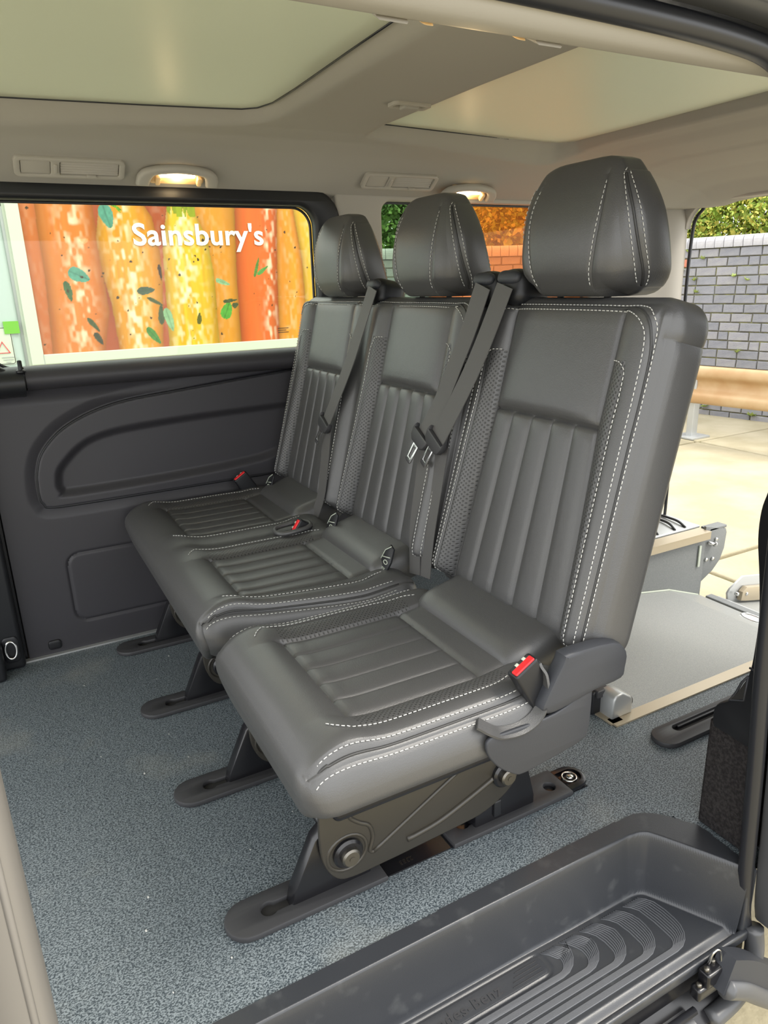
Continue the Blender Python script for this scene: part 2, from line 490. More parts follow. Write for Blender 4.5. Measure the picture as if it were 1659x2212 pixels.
def cyl_vf(c0, c1, r, seg=20, bev=0.0):
    """capped cylinder with a bevelled far rim at c1"""
    c0 = np.array(c0, float); c1 = np.array(c1, float); d = c1 - c0; L = np.linalg.norm(d); d /= L
    prof = [(0, r), (L - bev, r), (L, r - bev)] if bev else [(0, r), (L, r)]
    u = np.cross(d, [0, 0, 1.0]);
    if np.linalg.norm(u) < .1: u = np.cross(d, [0, 1.0, 0])
    u /= np.linalg.norm(u); v = np.cross(d, u); V = []
    for t, rr in prof:
        for k in range(seg):
            a = 2 * PI * k / seg; V.append(c0 + d * t + rr * (math.cos(a) * u + math.sin(a) * v))
    F = []
    for i in range(len(prof) - 1):
        for k in range(seg): F.append((i*seg + k, i*seg + (k+1) % seg, (i+1)*seg + (k+1) % seg, (i+1)*seg + k))
    F.append(tuple(range(seg))[::-1]); F.append(tuple(range((len(prof)-1)*seg, len(prof)*seg)))
    return np.array(V), F

# ================================================================== THE VAN SHELL (structure)
def prism_x(prof, x0, x1, nx=2):
    """closed (y,z) profile extruded along X"""
    xs = np.linspace(x0, x1, nx); n = len(prof); V = []; F = []
    for x in xs: V += [(x, p[0], p[1]) for p in prof]
    for i in range(nx - 1):
        for k in range(n): F.append((i*n + k, i*n + (k+1) % n, (i+1)*n + (k+1) % n, (i+1)*n + k))
    F.append(tuple(range(n))[::-1]); F.append(tuple(range((nx-1)*n, nx*n)))
    return np.array(V), F

def struct(o): o['kind'] = 'structure'; return o

# ---- floor
mb = MB()
def slab(x0, x1, y0, y1, z0=-0.03, z1=0.0): mb.add(*box((x0, y0, z0), (x1, y1, z1)))
slab(-1.2, 1.133, 0.787, 2.115); slab(-1.2, -0.30, 0.59, 0.787); slab(1.012, 1.133, 0.60, 0.787); slab(.942, 1.012, 0.745, 0.787)
slab(1.133, 2.44, 0.60, 1.015); slab(1.133, 2.44, 1.80, 2.115)
floor = struct(mb.build('floor', FLOOR, smooth=False))
o = obj('edge_strip', *box((-0.9, 2.085, 0.0), (1.1, 2.104, 0.0045)), ALUGREY, floor, smooth=False, label='pale strip where the floor meets the far wall')

# ---- lowered rear floor and its sides
rx = [1.140, 2.25, 2.445]; rz = [-0.04, -0.215, -0.283]
V = []; F = []
for x, z in zip(rx, rz): V += [(x, 1.02, z), (x, 1.795, z)]
F = [(0, 2, 3, 1), (2, 4, 5, 3)]
well = struct(obj('floor_lowered', V, F, GREYFLOOR, smooth=False))
def wall_strip(name, y, m):
    V = [(1.136, y, -0.002)] + [(x, y, -0.002) for x in (2.25, 2.447)] + [(x, y, z - .01) for x, z in zip(rx, rz)][::-1]
    V2 = [(a, b + (.012 if y > 1.5 else -.012), c) for a, b, c in V]; n = len(V)
    F = [tuple(range(n)), tuple(range(n, 2*n))[::-1]] + [(k, (k+1) % n, n + (k+1) % n, n + k) for k in range(n)]
    return struct(obj(name, V + V2, F, m, smooth=False))
wall_strip('wall_well_far', 1.797, GREYPANEL); wall_strip('wall_well_near', 1.022, GREYPANEL)
struct(obj('wall_well_front', *box((1.128, 1.02, -0.05), (1.138, 1.80, -0.003)), GREYPANEL, smooth=False))
def angle_trim(name, y0, y1, x0, x1, drop, yd):
    mb = MB(); mb.add(*box((x0, y0, 0.0005), (x1, y1, 0.0045))); mb.add(*box((x0, yd, -drop), (x1, yd + .003, 0.004)))
    return struct(mb.build(name, ALU, smooth=False))
angle_trim('trim_1', 1.008, 1.040, 1.133, 2.44, 0.012, 1.022)
angle_trim('trim_2', 1.775, 1.835, 1.133, 2.447, 0.028, 1.776)
o = struct(obj('trim_3', *box((1.128, 1.02, 0.0005), (1.165, 1.78, 0.0045)), ALU, smooth=False))
# skirting bead along the bottom of the far well side
V, F = tube_vf([(1.2, 1.793, -0.047), (2.25, 1.793, -0.213), (2.43, 1.793, -0.277)], 0.004, 6)
struct(obj('trim_4', V, F, WHITE))
o = obj('reflector_strip', *rbox((2.405, 1.790, -0.148), (2.418, 1.7965, -0.055), .002), WHITE, bpy.data.objects['wall_well_far'], label='small white strip near the rear edge of the well side')

# ---- far side wall: panel with armrest recess and storage lid (height field, real relief)
rec = smooth_curve([(1.02,.770),(.797,.754),(.48,.727),(.285,.706),(.158,.662),(.085,.601),(.058,.540),(.053,.476),(.061,.449),(.085,.437),(.248,.436),(.726,.440),(1.02,.445)], 6)
inn = smooth_curve([(1.02,.662),(.759,.658),(.404,.647),(.212,.624),(.119,.558),(.098,.508),(.105,.475),(.135,.462),(.451,.468),(.684,.484),(.80,.51),(1.02,.53)], 6)
lid = rrect(.093, .086, .62, .293, .034, 5)
xs = np.concatenate([np.arange(-.048, .95, .0034), [1.03]]); zs = np.arange(-.002, .7751, .0034)
X, Z = np.meshgrid(xs, zs, indexing='ij')
s1 = sdist(X, Z, rec); s2 = sdist(X, Z, inn); s3 = sdist(X, Z, lid)
D = np.zeros_like(X)
D += .013 * np.clip(1 - np.maximum(s1, 0) / .032, 0, 1) ** 1.2 * sstep(-.003, .0035, s1)
D += -.003 * sstep(.002, -.003, s1)
D += .020 * sstep(.004, -.022, s2)
D += .0045 * np.exp(-(s3 / .0038) ** 2)
D -= .012 * sstep(.10, .0, Z) * 0.0
D += .02 * sstep(.72, .775, Z) * (s1 > 0)
Y = 2.105 + D - .006
V = np.stack([X, Y, Z], -1).reshape(-1, 3)
nu, nv = X.shape
def cells(a): return (a[:-1, :-1] + a[1:, 1:]) / 2
c1, c3 = cells(s1), cells(s3)
wall_far = None
for nm, msk in (('wall_far', (c1 > 0) & (c3 > 0)), ('armrest_panel', c1 <= 0), ('storage_lid', c3 <= 0)):
    v, f = sub_mesh(V, grid_faces(nu, nv, msk, flip=False))
    o = obj(nm, v, f, WALLPL, wall_far)
    if wall_far is None: wall_far = struct(o)
obj('armrest_bead', *tube_vf(np.array([(a, 2.1015, b) for a, b in rec if a < .99]), .0034, 6), BLACKPL, wall_far)
o = obj('blanking_cap', *rbox((.005, 2.092, .018), (.040, 2.101, .046), (.008, .003, .010)), BLACKPL, wall_far)
struct(obj('wall_far_rear', *box((1.03, 2.10, -.002), (2.40, 2.13, .80)), WALLPL, smooth=False))
struct(obj('wall_far_front', *box((-1.2, 2.115, -.002), (-.052, 2.14, .80)), BLACKPL, smooth=False))
struct(obj('wall_far_outer', *box((-1.2, 2.16, -.40), (2.44, 2.19, .78)), DARK, smooth=False))
# front pillar foot with the lashing ring
pf = struct(obj('wall_pillar', *rbox((-.20, 2.055, .002), (-.058, 2.118, .80), .012), BLACKPL))
obj('pillar_foot', *rbox((-.22, 2.00, -.001), (-.108, 2.055, .10), .012), BLACKPL, pf)
t = thing('lashing_ring', (-.088, 2.052, .04), 'small chrome lashing ring at the foot of the far front pillar', 'ring')
a = np.linspace(0, 2 * PI, 28, endpoint=False)
obj('ring', *tube_vf(np.stack([-.088 + .014 * np.cos(a), 2.046 + .004 * np.sin(a), .068 + .024 * np.sin(a)], 1), .0035, 8, True), CHROME, t)
obj('backplate', *rbox((-.108, 2.049, .028), (-.066, 2.056, .105), (.012, .003, .02)), BLACKPL, t)

# sill ledge under the far window
prof = smooth_curve([(2.132,.818),(2.10,.823),(2.072,.815),(2.058,.797),(2.060,.778),(2.078,.765),(2.105,.760)], 5)
prof = np.vstack([prof, [(2.135, .760)]])
sill = struct(obj('window_sill', *prism_x(prof, .070, 1.0, 12), WALLPL, smooth=True, angle=50))
prof2 = smooth_curve([(2.132,.818),(2.10,.824),(2.068,.815),(2.050,.795),(2.052,.770),(2.075,.752),(2.105,.745)], 5)
prof2 = np.vstack([prof2, [(2.135, .745)]])
c_ = struct(obj('window_sill_front', *prism_x(prof2, -.25, .066, 6), BLACKPL, smooth=True, angle=50))
mb = MB(); mb.add(*cyl_vf((.062, 2.066, .812), (.062, 2.066, .842), .0055, 12, .002)); mb.add(*cyl_vf((.062, 2.066, .812), (.062, 2.066, .818), .0115, 16, .002))
tag(mb.build('lock_pin', BLACKPL, angle=50), 'little black door lock pin on the sill below the truck window', 'pin')

# far windows: frames with real openings and panes
def xz(y0): return lambda u, v, ww: (u, y0 + ww, v)
win1 = struct(obj('window_1', *plate_mesh(rrect(-.16, .768, .988, 1.268, (.03, .085, .03, .03), 8), [rrect(-.004, .816, .906, 1.222, (.045, .055, .03, .055), 8)[::-1]], .045, .012, xz(2.070)), BLACKPL, angle=50))
obj('pane', *box((-.02, 2.118, .80), (.93, 2.122, 1.24)), GLASS, win1, smooth=False)
obj('inner_seal', *tube_vf(np.array([(u, 2.112, v) for u, v in rrect(-.002, .818, .904, 1.220, (.045, .055, .03, .055), 8)]), .004, 6, True), RUBBER, win1)
win2 = struct(obj('window_2', *plate_mesh([(.975,.75),(2.16,.75),(2.16,1.262),(.975,1.262)], [rrect(1.132, .90, 2.00, 1.243, (.03, .035, .035, .03), 6)[::-1]], .05, .008, xz(2.078)), TRIMCREAM, angle=50))
obj('pane', *box((1.11, 2.122, .88), (1.335, 2.126, 1.262)), TINT, win2, smooth=False)
obj('amber_tint', *box((1.335, 2.134, .88), (2.02, 2.137, 1.262)), AMBER, win2, smooth=False, label='orange tint over the window part behind the middle headrest')  # thin coloured sheet tints this part of the window orange
obj('inner_seal', *tube_vf(np.array([(u, 2.115, v) for u, v in rrect(1.134, .902, 1.998, 1.241, (.03, .035, .035, .03), 6)]), .005, 6, True), RUBBER, win2)

# ---- headliner (ceiling) as one sculpted sheet, with two recessed roof panels
P1 = [(-1.15,1.905),(.111,1.875),(.40,1.838),(.56,1.812),(.615,1.80),(.645,1.775),(.662,1.72),(.664,1.585),(.658,1.303),(.655,1.063),(.655,.80),(-1.15,.80)]
P2 = [(.992,1.832),(1.35,1.875),(1.60,1.905),(1.655,1.897),(1.688,1.85),(1.692,1.60),(1.688,1.21),(1.68,.80),(1.004,.80)]
xs = np.concatenate([np.arange(-1.2, 0.0, .05), np.arange(0.0, 2.451, .0125)]); ys = np.concatenate([np.arange(.59, .86, .009), np.arange(.86, 1.72, .0125), np.arange(1.72, 2.116, .008)])
X, Y = np.meshgrid(xs, ys, indexing='ij')
zc = np.interp(Y, [.59, .605, .63, .66, .70, .76, .83, .90, 1.75, 1.83, 1.89, 1.94, 2.0, 2.04, 2.08, 2.115], [1.243, 1.224, 1.221, 1.236, 1.275, 1.33, 1.362, 1.374, 1.378, 1.372, 1.360, 1.338, 1.302, 1.277, 1.255, 1.243])
dx = np.interp(X, [-1.2, 1.74, 1.80, 1.86, 1.95, 2.0, 2.02, 2.2, 2.32, 2.42, 2.451], [0, 0, .004, .016, .022, .026, .032, .050, .078, .122, .128])
Zc = np.maximum(zc - dx, np.where(X > 1.74, 1.235, 0))
Zc = np.where(Y > 2.0, np.minimum(Zc, zc), Zc)
sA, sB = sdist(X, Y, P1), sdist(X, Y, P2)
Zc = Zc + .040 * sstep(.034, -.004, sA) + .040 * sstep(.030, -.004, sB)
V = np.stack([X, Y, Zc], -1).reshape(-1, 3); nu, nv = X.shape
keep = (cells(sA) > -.03) & (cells(sB) > -.03)
v, f = sub_mesh(V, grid_faces(nu, nv, keep, flip=True))
ceiling = struct(obj('ceiling', v, f, HEAD))
def flat_poly(name, poly, z, m, parent, grow):
    p = np.array(poly); c = p.mean(0); p = c + (p - c) * grow
    n = len(p); V = [(a, b, z) for a, b in p] + [(a, b, z + .006) for a, b in p]
    F = [tuple(range(n)), tuple(range(n, 2*n))[::-1]] + [(k, (k+1) % n, n + (k+1) % n, n + k) for k in range(n)]
    return obj(name, V, F, m, parent, smooth=False)
flat_poly('roof_panel', P1, 1.400, PANELGL, ceiling, 1.012); flat_poly('roof_panel', P2, 1.400, PANELGL, ceiling, 1.012)
obj('panel_gap_shadow', *tube_vf(np.array([(a, b + .001, 1.3995) for a, b in P1[0:10]]), .0022, 6), RUBBER, ceiling)  # dark tubes here and below draw the gap shadow along the panel edges
obj('panel_gap_shadow', *tube_vf(np.array([(a, b + .001, 1.3995) for a, b in P2[0:3]]), .0018, 6), RUBBER, ceiling)
mb = MB()
for lo_, hi_ in (((-1.2, .56, 1.44), (2.45, .82, 1.455)), ((-1.2, 1.89, 1.44), (2.45, 2.19, 1.455)), ((.65, .82, 1.44), (1.01, 1.89, 1.455)), ((1.68, .82, 1.44), (2.45, 1.89, 1.455))): mb.add(*box(lo_, hi_))
struct(mb.build('roof_skin', PILLARDK, smooth=False))
# coat hook slot between the roof panels
t = thing('coat_hook', (.90, 1.53, 1.368), 'small cream hook plate on the ceiling beam between the roof panels', 'hook')
obj('bezel', *plate_mesh(rrect(.862, 1.508, .958, 1.552, .012, 4), [rrect(.872, 1.516, .948, 1.544, .008, 4)[::-1]], .010, .002, lambda u, v, ww: (u, v, 1.370 + ww)), TRIMCREAM, t, angle=40)
obj('hook', *rbox((.890, 1.518, 1.366), (.930, 1.544, 1.378), .004), HEAD, t)
obj('pocket', *box((.866, 1.510, 1.3785), (.954, 1.550, 1.3795)), TRIMCREAM, t, smooth=False)

# ---- rear opening: far pillar, header gusset, seal
mb = MB()
pl = smooth_curve([(2.06,2.092),(2.18,2.085),(2.30,2.055),(2.38,2.022),(2.425,2.018),(2.445,2.03)], 5)
pl = np.vstack([pl, [(2.445, 2.13), (2.06, 2.13)]]); n = len(pl)
V = [(a, b, .0) for a, b in pl] + [(a, b, 1.20) for a, b in pl] + [(a, b + .02, 1.275) for a, b in pl]
F = []
for L_ in range(2):
    for k in range(n): F.append((L_*n + k, L_*n + (k+1) % n, (L_+1)*n + (k+1) % n, (L_+1)*n + k))
pillar = struct(obj('wall_rear_pillar', V, F, TRIMCREAM, smooth=True, angle=60))
arc = [(2.06, 1.30), (2.06, 1.16)] + [(2.014 - .085 * (1 - math.cos(a)) , 1.165 + .085 * math.sin(a)) for a in np.linspace(0, PI/2, 8)] + [(1.80, 1.252), (1.80, 1.30)]
obj('header_gusset', *plate_mesh(arc, [], .03, .004, lambda u, v, ww: (2.415 + ww, u, v)), TRIMCREAM, pillar, angle=50)
obj('opening_seal', *tube_vf(smooth_curve([(2.45,2.014,.0),(2.45,2.012,.6),(2.447,2.012,1.0),(2.444,2.004,1.16),(2.442,1.99,1.205),(2.440,1.96,1.235)], 6), .0065, 8), RUBBER, pillar)
struct(obj('ceiling_rear_header', *rbox((2.405, .60, 1.252), (2.455, 2.10, 1.45), .012), TRIMCREAM))

# ---- near side: door opening frame, pillars, rear quarter
ring = smooth_curve([(1.036,-.135),(1.022,-.06),(1.0,.2),(.978,.43),(.962,.75),(.952,.95),(.938,1.08),(.902,1.175),(.84,1.224),(.74,1.240),(.5,1.2465),(.2,1.248),(-.05,1.248),(-.3,1.248)], 7)
seal = struct(obj('trim_5', *tube_vf(np.array([(a, .592, b) for a, b in ring]), .0135, 10), RUBBER))
obj('outer_bead', *tube_vf(np.array([(a + .028, .560, b + .026) for a, b in ring]), .012, 8), PILLARDK, seal)
fr_o = [(1.16, -.14), (1.16, 1.42), (-1.2, 1.42), (-1.2, 1.262), (-.05, 1.262)] + [(a + .015, b + .012) for a, b in ring[::-1] if a > -.04]
struct(obj('wall_near_door_frame', *plate_mesh(fr_o, [], .05, .006, xz(.535)), PILLARDK, angle=45))
struct(obj('wall_near_rear', *plate_mesh([(1.10,-.14),(2.45,-.14),(2.45,1.42),(1.10,1.42)], [rrect(1.28, .78, 2.30, 1.18, .06, 6)[::-1]], .03, .004, xz(.575)), WALLPL, smooth=False))
fp = struct(obj('wall_near_pillar', *rbox((-.122, .545, -.30), (-.050, .605, 1.25), (.020, .022, .02), (4, 3, 20)), PILLAR))
obj('pillar_rib', *tube_vf([(-.064, .5475, -.30), (-.064, .5475, .4), (-.064, .5475, 1.24)], .0035, 8), PILLAR, fp)
obj('pillar_seal', *rbox((-.30, .50, -.30), (-.096, .552, 1.25), (.02, .014, .02)), RUBBER, fp)

# ================================================================== STEP, C PILLAR TRIM, SILL
# ---- side step tray (height field with rounded well)
SZ = -.125
rim = smooth_curve([(-.29,.787),(.5,.787),(.90,.787),(.952,.783),(.99,.758),(1.020,.715),(1.030,.69),(1.026,.60)], 5)
rimp = np.vstack([rim, [(1.026, .582), (-.29, .582)]])
wellp = np.vstack([[(-.6, .50)], [(-.6, .755)], smooth_curve([(.0,.755),(.5,.755),(.84,.752),(.90,.750),(.928,.742),(.945,.722),(.985,.65),(1.012,.598),(1.03,.56)], 5), [(1.03, .50)]])
xs = np.concatenate([np.arange(-.29, .80, .006), np.arange(.80, 1.0311, .0021)]); ys = np.arange(.582, .7885, .0020)
X, Y = np.meshgrid(xs, ys, indexing='ij')
sw = sdist(X, Y, wellp)
t_ = np.clip(-sw / .022, 0, 1)
Zs = .0035 + np.where(sw < 0, (SZ - .0035) * (t_ ** .55 * (1 - (1 - t_) ** 2.2)) ** .8, 0)
Zs = .0035 + (SZ - .0035) * sstep(-.001, -.021, sw)
Zs -= .010 * sstep(.600, .583, Y) * (sw < -.02)
# recessed nameplate frame groove
plate_o = rrect(-.20, .683, .664, .724, .014, 6)
sp = sdist(X, Y, plate_o)
Zs -= .0028 * np.exp(-(sp / .0028) ** 2)
V = np.stack([X, Y, Zs], -1).reshape(-1, 3); nu, nv = X.shape
mask = cells(sdist(X, Y, rimp)) < 0
v, f = sub_mesh(V, grid_faces(nu, nv, mask))
step = thing('side_step', (.4, .68, -.13), 'black plastic side entry step tray with ribbed tread along the door opening', 'step')
obj('tray', v, f, STEPPL, step)
obj('tray_lip', *rbox((-.29, .574, -.152), (1.026, .586, -.130), .005, (30, 2, 2)), STEPPL, step)
obj('end_wall', *rbox((1.012, .580, -.145), (1.034, .640, .001), .006), STEPPL, step)
# five J-shaped tread bands, each of fine parallel ridges
bands = [(.700, .672, .030), (.744, .657, .032), (.792, .642, .034), (.846, .627, .036), (.902, .611, .038)]
mb_w = .011
for bi, (bx, by, bw) in enumerate(bands):
    mb = MB(); nr = 8
    for k in range(nr):
        u = k / (nr - 1)
        x_ = bx - bw / 2 + u * bw; y_ = by + .0042 - u * .0084
        R = .020 + .030 * u
        pts = [(x_ - .018, .722), (x_ - .006, .712), (x_ + .002, .700)]
        ycorner = max(y_ + R, .0)
        if ycorner < .698: pts.append((x_ + .006, (ycorner + .70) / 2))
        cx_ = x_ + .006
        for a in np.linspace(0, PI / 2, 6): pts.append((cx_ - R + R * math.cos(a), ycorner - R * math.sin(a) * 1.0))
        pts += [(cx_ - R - .05, y_), (.30, y_), (-.25, y_)]
        p = np.array(pts); keepi = [0]
        p3 = np.array([(a, b, SZ + .0002 - (.010 * float(sstep(.600, .583, np.array(b))))) for a, b in p])
        mb.add(*tube_vf(p3, .0014, 5))
    mb.build('tread_band', TREAD, step, kind='stuff')
obj('nameplate', *plate_mesh(rrect(-.195, .687, .660, .720, .011, 6), [], .003, .0008, lambda u, v, ww: (u, v, SZ - .0006 + ww)), STEPPL, step, angle=40)
V, F, co = text_vf('Mercedes-Benz', .027, .0012, .0004, lambda u, v, ww: (u, v, ww), 1.12)
wd = co[:, 0].max()
V = np.stack([.566 - wd + V[:, 0], .6935 + V[:, 1], SZ + .0022 + V[:, 2]], 1)
obj('raised_lettering', V, F, COVERPL, step, smooth=False, label='raised maker name on the step nameplate')
mb = MB()
for k in range(4): mb.add(*rbox((.585 + .006 * k, .6925 + k * .0068, SZ + .0018), (.650, .6940 + k * .0068, SZ + .0032), .0006))
mb.build('grip_lines', BLACKPL, step, kind='stuff')

# ---- door sill below the step, roller rail and bracket
prof = [(.585,-.155),(.585,-.20),(.545,-.235),(.545,-.25),(.60,-.30),(.75,-.40),(.75,-.155)]
st = struct(obj('trim_6', *prism_x(prof, -.3, 1.03, 2), BLACKMETAL, smooth=False))
pr = smooth_curve([(.560,-.212),(.546,-.214),(.530,-.224),(.522,-.245),(.530,-.268),(.560,-.30)], 4)
pr = np.vstack([pr, [(.60, -.30), (.60, -.212)]])
obj('sill_cover', *prism_x(pr, -.3, .862, 2), PILLARDK, st, smooth=True, angle=40)
obj('sill_seal', *tube_vf([(-.3, .556, -.203), (.3, .556, -.203), (.87, .556, -.203)], .007, 8), RUBBER, st)
obj('roller_channel', *rbox((.50, .592, -.185), (1.01, .612, -.158), .004), BLACKPL, st)
obj('sill_corner', *tube_vf(smooth_curve([(1.04,.575,-.13),(1.036,.566,-.175),(1.01,.556,-.212),(.96,.548,-.228),(.90,.545,-.232)], 6), .017, 10), PILLARDK, st)
arm = thing('door_roller_arm', (.90, .56, -.21), 'black plastic sliding door roller arm reaching out from the sill', 'arm')
ap = smooth_curve([(.918,.550,-.135),(.965,.546,-.163),(1.02,.542,-.210),(1.08,.537,-.257),(1.16,.529,-.295),(1.27,.514,-.335)], 6)
obj('arm_cover', *ribbon_vf(ap, (.30, .10, .95), np.linspace(.062, .085, len(ap)), .034), PLASTIC, arm, angle=40)
obj('arm_edge', *tube_vf(ap + np.array([-.006, -.016, -.020]), .017, 10), PILLARDK, arm)
mb = MB(); mb.add(*rbox((.885, .548, -.160), (.930, .571, -.130), .005)); mb.add(*rbox((.868, .550, -.182), (.920, .571, -.156), .006))
mb.build('bracket', BLACKMETAL, arm)
mb = MB()
for x, y, z in ((.893, .560, -.128), (.916, .566, -.128), (.878, .560, -.154)): mb.add(*cyl_vf((x, y, z - .006), (x, y, z + .004), .005, 10, .001))
mb.build('bolts', BOLT, arm, kind='stuff')
obj('spring_loop', *tube_vf(smooth_curve([(.905,.566,-.130),(.908,.562,-.104),(.917,.560,-.098),(.925,.558,-.111),(.926,.556,-.138)], 6), .0022, 8), CHROME, arm)

# ---- C pillar: carpeted foot, plastic cheek, upright
cp = thing('rear_pillar_trim', (1.07, .66, 0), 'black pillar trim with carpeted foot and moulded scoop beside the step', 'trim', kind='structure')
obj('carpet_foot', *rbox((1.040, .612, .002), (1.14, .716, .226), (.010, .010, .003), (4, 4, 4)), CARPET, cp, label='dark carpeted foot of the pillar trim')
out = [(.612,.218),(.700,.222),(.7035,.236),(.7035,.258),(.696,.272),(.680,.286),(.667,.303),(.655,.330),(.647,.365),(.645,.41),(.646,.465),(.655,.53),(.666,.592),(.667,.640),(.660,.675),(.652,.72),(.650,1.22),(.612,1.24)]
out = [out[0]] + list(map(tuple, smooth_curve(out[1:16], 4))) + out[16:]
yz = lambda u, v, ww: (1.030 + ww, u, v)
obj('cheek', *plate_mesh(out, [], .090, .007, yz), BLACKPL, cp, angle=40)
obj('scoop_rim', *tube_vf(np.array([(1.0305, a, b) for a, b in ((.6465,.352),(.6485,.304),(.676,.290),(.664,.312),(.6565,.335),(.6465,.352))]), .0022, 6), PLASTIC, cp)
obj('scoop_pocket', *plate_mesh([(.6475,.346),(.6495,.306),(.673,.293),(.662,.311)], [], .0015, .0003, lambda u, v, ww: (1.0290 + ww, u, v)), DARK, cp, smooth=False)
obj('joint_line', *tube_vf([(1.0295, .646, .3685), (1.0295, .613, .3655)], .0020, 6), PLASTIC, cp)
obj('wheel_box', *rbox((1.13, .612, .0), (2.40, .70, .42), .02), CARPET, cp)

# ================================================================== FLOOR TRACKS
def stadium(x0, x1, yc, hw, n=10, right_square=True):
    out = [(x0 + hw - hw * math.sin(a), yc + hw * math.cos(a)) for a in np.linspace(0, PI, n)]
    if right_square: out += [(x1, yc - hw), (x1, yc + hw)]
    else: out += [(x1 - hw + hw * math.sin(a), yc - hw * math.cos(a)) for a in np.linspace(0, PI, n)]
    return out
def keyhole(x0, x1, yc, r, hw):
    out = [(x0 + r * math.cos(a), yc + r * math.sin(a)) for a in np.linspace(math.asin(hw / r), 2 * PI - math.asin(hw / r), 14)]
    return out + [(x1, yc - hw), (x1, yc + hw)]
def floor_plate(u, v, ww): return (u, v, .0006 + ww)
tracks = ['black seat floor track nearest the side step, its oval front cover fully in view',
          'seat floor track second from the step, oval cover beneath the nearest seat edge',
          'seat floor track third from the step, oval cover under the middle seat',
          'seat floor track beside the far wall under the window seat']
proto = {}
for i, (yc, lb) in enumerate(zip((.925, 1.285, 1.644, 2.008), tracks)):
    t = thing('floor_track', (.25, yc, 0), lb, 'track', 'floor tracks under the bench')
    if not proto:
        pc = [('front_cover', plate_mesh(stadium(.176, .457, .925, .0405), [keyhole(.252, .415, .925, .0145, .0100)[::-1]], .012, .003, floor_plate), COVERPL),
              ('rear_cover', plate_mesh([(.598,.886),(.886,.886),(.886,.964),(.598,.964)], [keyhole(.640, .79, .925, .0140, .0105)[::-1], [(.853 + .0125 * math.cos(a), .921 + .0125 * math.sin(a)) for a in np.linspace(0, 2*PI, 16, endpoint=False)][::-1]], .012, .003, floor_plate), COVERPL),
              ('rail', box((.20, .892, .0003), (.93, .958, .0032)), BLACKMETAL),
              ('hole_liner', box((.235, .908, .0034), (.43, .942, .0040)), DARK),
              ('end_cup', plate_mesh(stadium(.884, .946, .925, .033)[::-1] if False else [(1.83 - a, b) for a, b in stadium(.884, .946, .925, .033)], [[(1.83 - a, b) for a, b in stadium(.890, .946, .925, .024)][::-1]], .011, .004, floor_plate), BLACKMETAL),
              ('cup_plate', rbox((.886, .903, .0034), (.936, .947, .0060), .002), BLACKMETAL)]
        for nm, (V, F), m in pc:
            o = obj(nm, np.array(V) - [0, 0, 0], F, m, t, smooth=nm not in ('rail', 'hole_liner'), angle=35); proto[nm] = o
        mb = MB(); mb.add(*cyl_vf((.912, .925, .005), (.912, .925, .013), .008, 14, .002))
        a = np.linspace(0, 2*PI, 20, endpoint=False)
        mb.add(*tube_vf(np.stack([.910 + .015 * np.cos(a), .925 + .015 * np.sin(a), .010 + 0 * a], 1), .0022, 6, True))
        proto['anchor_bolt'] = mb.build('anchor_bolt', CHROME, t)
        # stamped number on the rail
        V, F, co = text_vf('2383', .014, .0003, 0, lambda u, v, ww: (u, v, ww))
        proto['stamped_number'] = obj('stamped_number', np.stack([.520 - V[:, 0], .912 - V[:, 1], .0033 + V[:, 2]], 1), F, BOLT, t, smooth=False)
    else:
        for nm, o in proto.items(): copy_under(o, t)
# short track cover behind the bench
t = thing('floor_track', (1.25, .92, 0), 'short grey track cover behind the bench by the carpeted pillar foot', 'track')
obj('rear_cover', *plate_mesh(stadium(1.160, 1.62, .918, .0345), [stadium(1.225, 1.60, .926, .011)[::-1]], .013, .003, floor_plate), COVERPL, t, angle=35)
obj('hole_liner', *box((1.22, .912, .0004), (1.61, .940, .0012)), DARK, t, smooth=False)
obj('slot_bar', *rbox((1.245, .930, .0012), (1.60, .937, .0095), .002), BLACKPL, t)

# ================================================================== REAR AREA THINGS
t = thing('restraint_anchor', (1.16, 1.06, 0), 'grey and black wheelchair strap reel on the corner of the lowered floor', 'anchor')
obj('housing', *plate_mesh([(1.142,.004),(1.142,.055),(1.150,.066),(1.172,.068),(1.200,.050),(1.205,.040),(1.205,.004)], [], .050, .006, xz(1.030)), ALUGREY, t, angle=60)
obj('black_block', *rbox((1.118, 1.072, .0), (1.150, 1.118, .062), .006), BLACKPL, t)
obj('strap_slot', *rbox((1.126, 1.066, .046), (1.168, 1.084, .066), .004), COVERPL, t)
obj('release_knob', *rbox((1.198, 1.048, .005), (1.232, 1.078, .030), .011), BLACKPL, t)
t = thing('latch_plate', (2.50, 1.80, -.2), 'dark grey bolted latch plate at the rear end of the lowered floor side', 'plate')
obj('plate', *plate_mesh([(2.445,.018),(2.572,-.012),(2.580,-.030),(2.575,-.10),(2.555,-.15),(2.515,-.19),(2.452,-.225),(2.446,-.21)], [], .012, .003, xz(1.800)), GREYPANEL, t, angle=40)
obj('top_flange', *rbox((2.47, 1.800, -.008), (2.575, 1.845, .004), .003), GREYPANEL, t)
for x, z in ((2.512, -.048), (2.502, -.132), (2.462, -.128)):
    obj('bolt', *cyl_vf((x, 1.802, z), (x, 1.792, z), .0085, 12, .002), CHROME, t)
mb = MB(); mb.add(*cyl_vf((2.455, 1.79, -.05), (2.492, 1.785, -.062), .007, 12, .002)); mb.add(*cyl_vf((2.488, 1.786, -.060), (2.496, 1.784, -.063), .011, 12, .002))
mb.build('latch_pin', CHROME, t)
t = thing('wheel_tray', (2.3, 1.95, 0), 'glossy dark moulded tray on the floor beyond the lowered rear area', 'tray')
obj('tray', *rbox((2.10, 1.84, .0), (2.46, 2.09, .012), .005), ALUGREY, t)
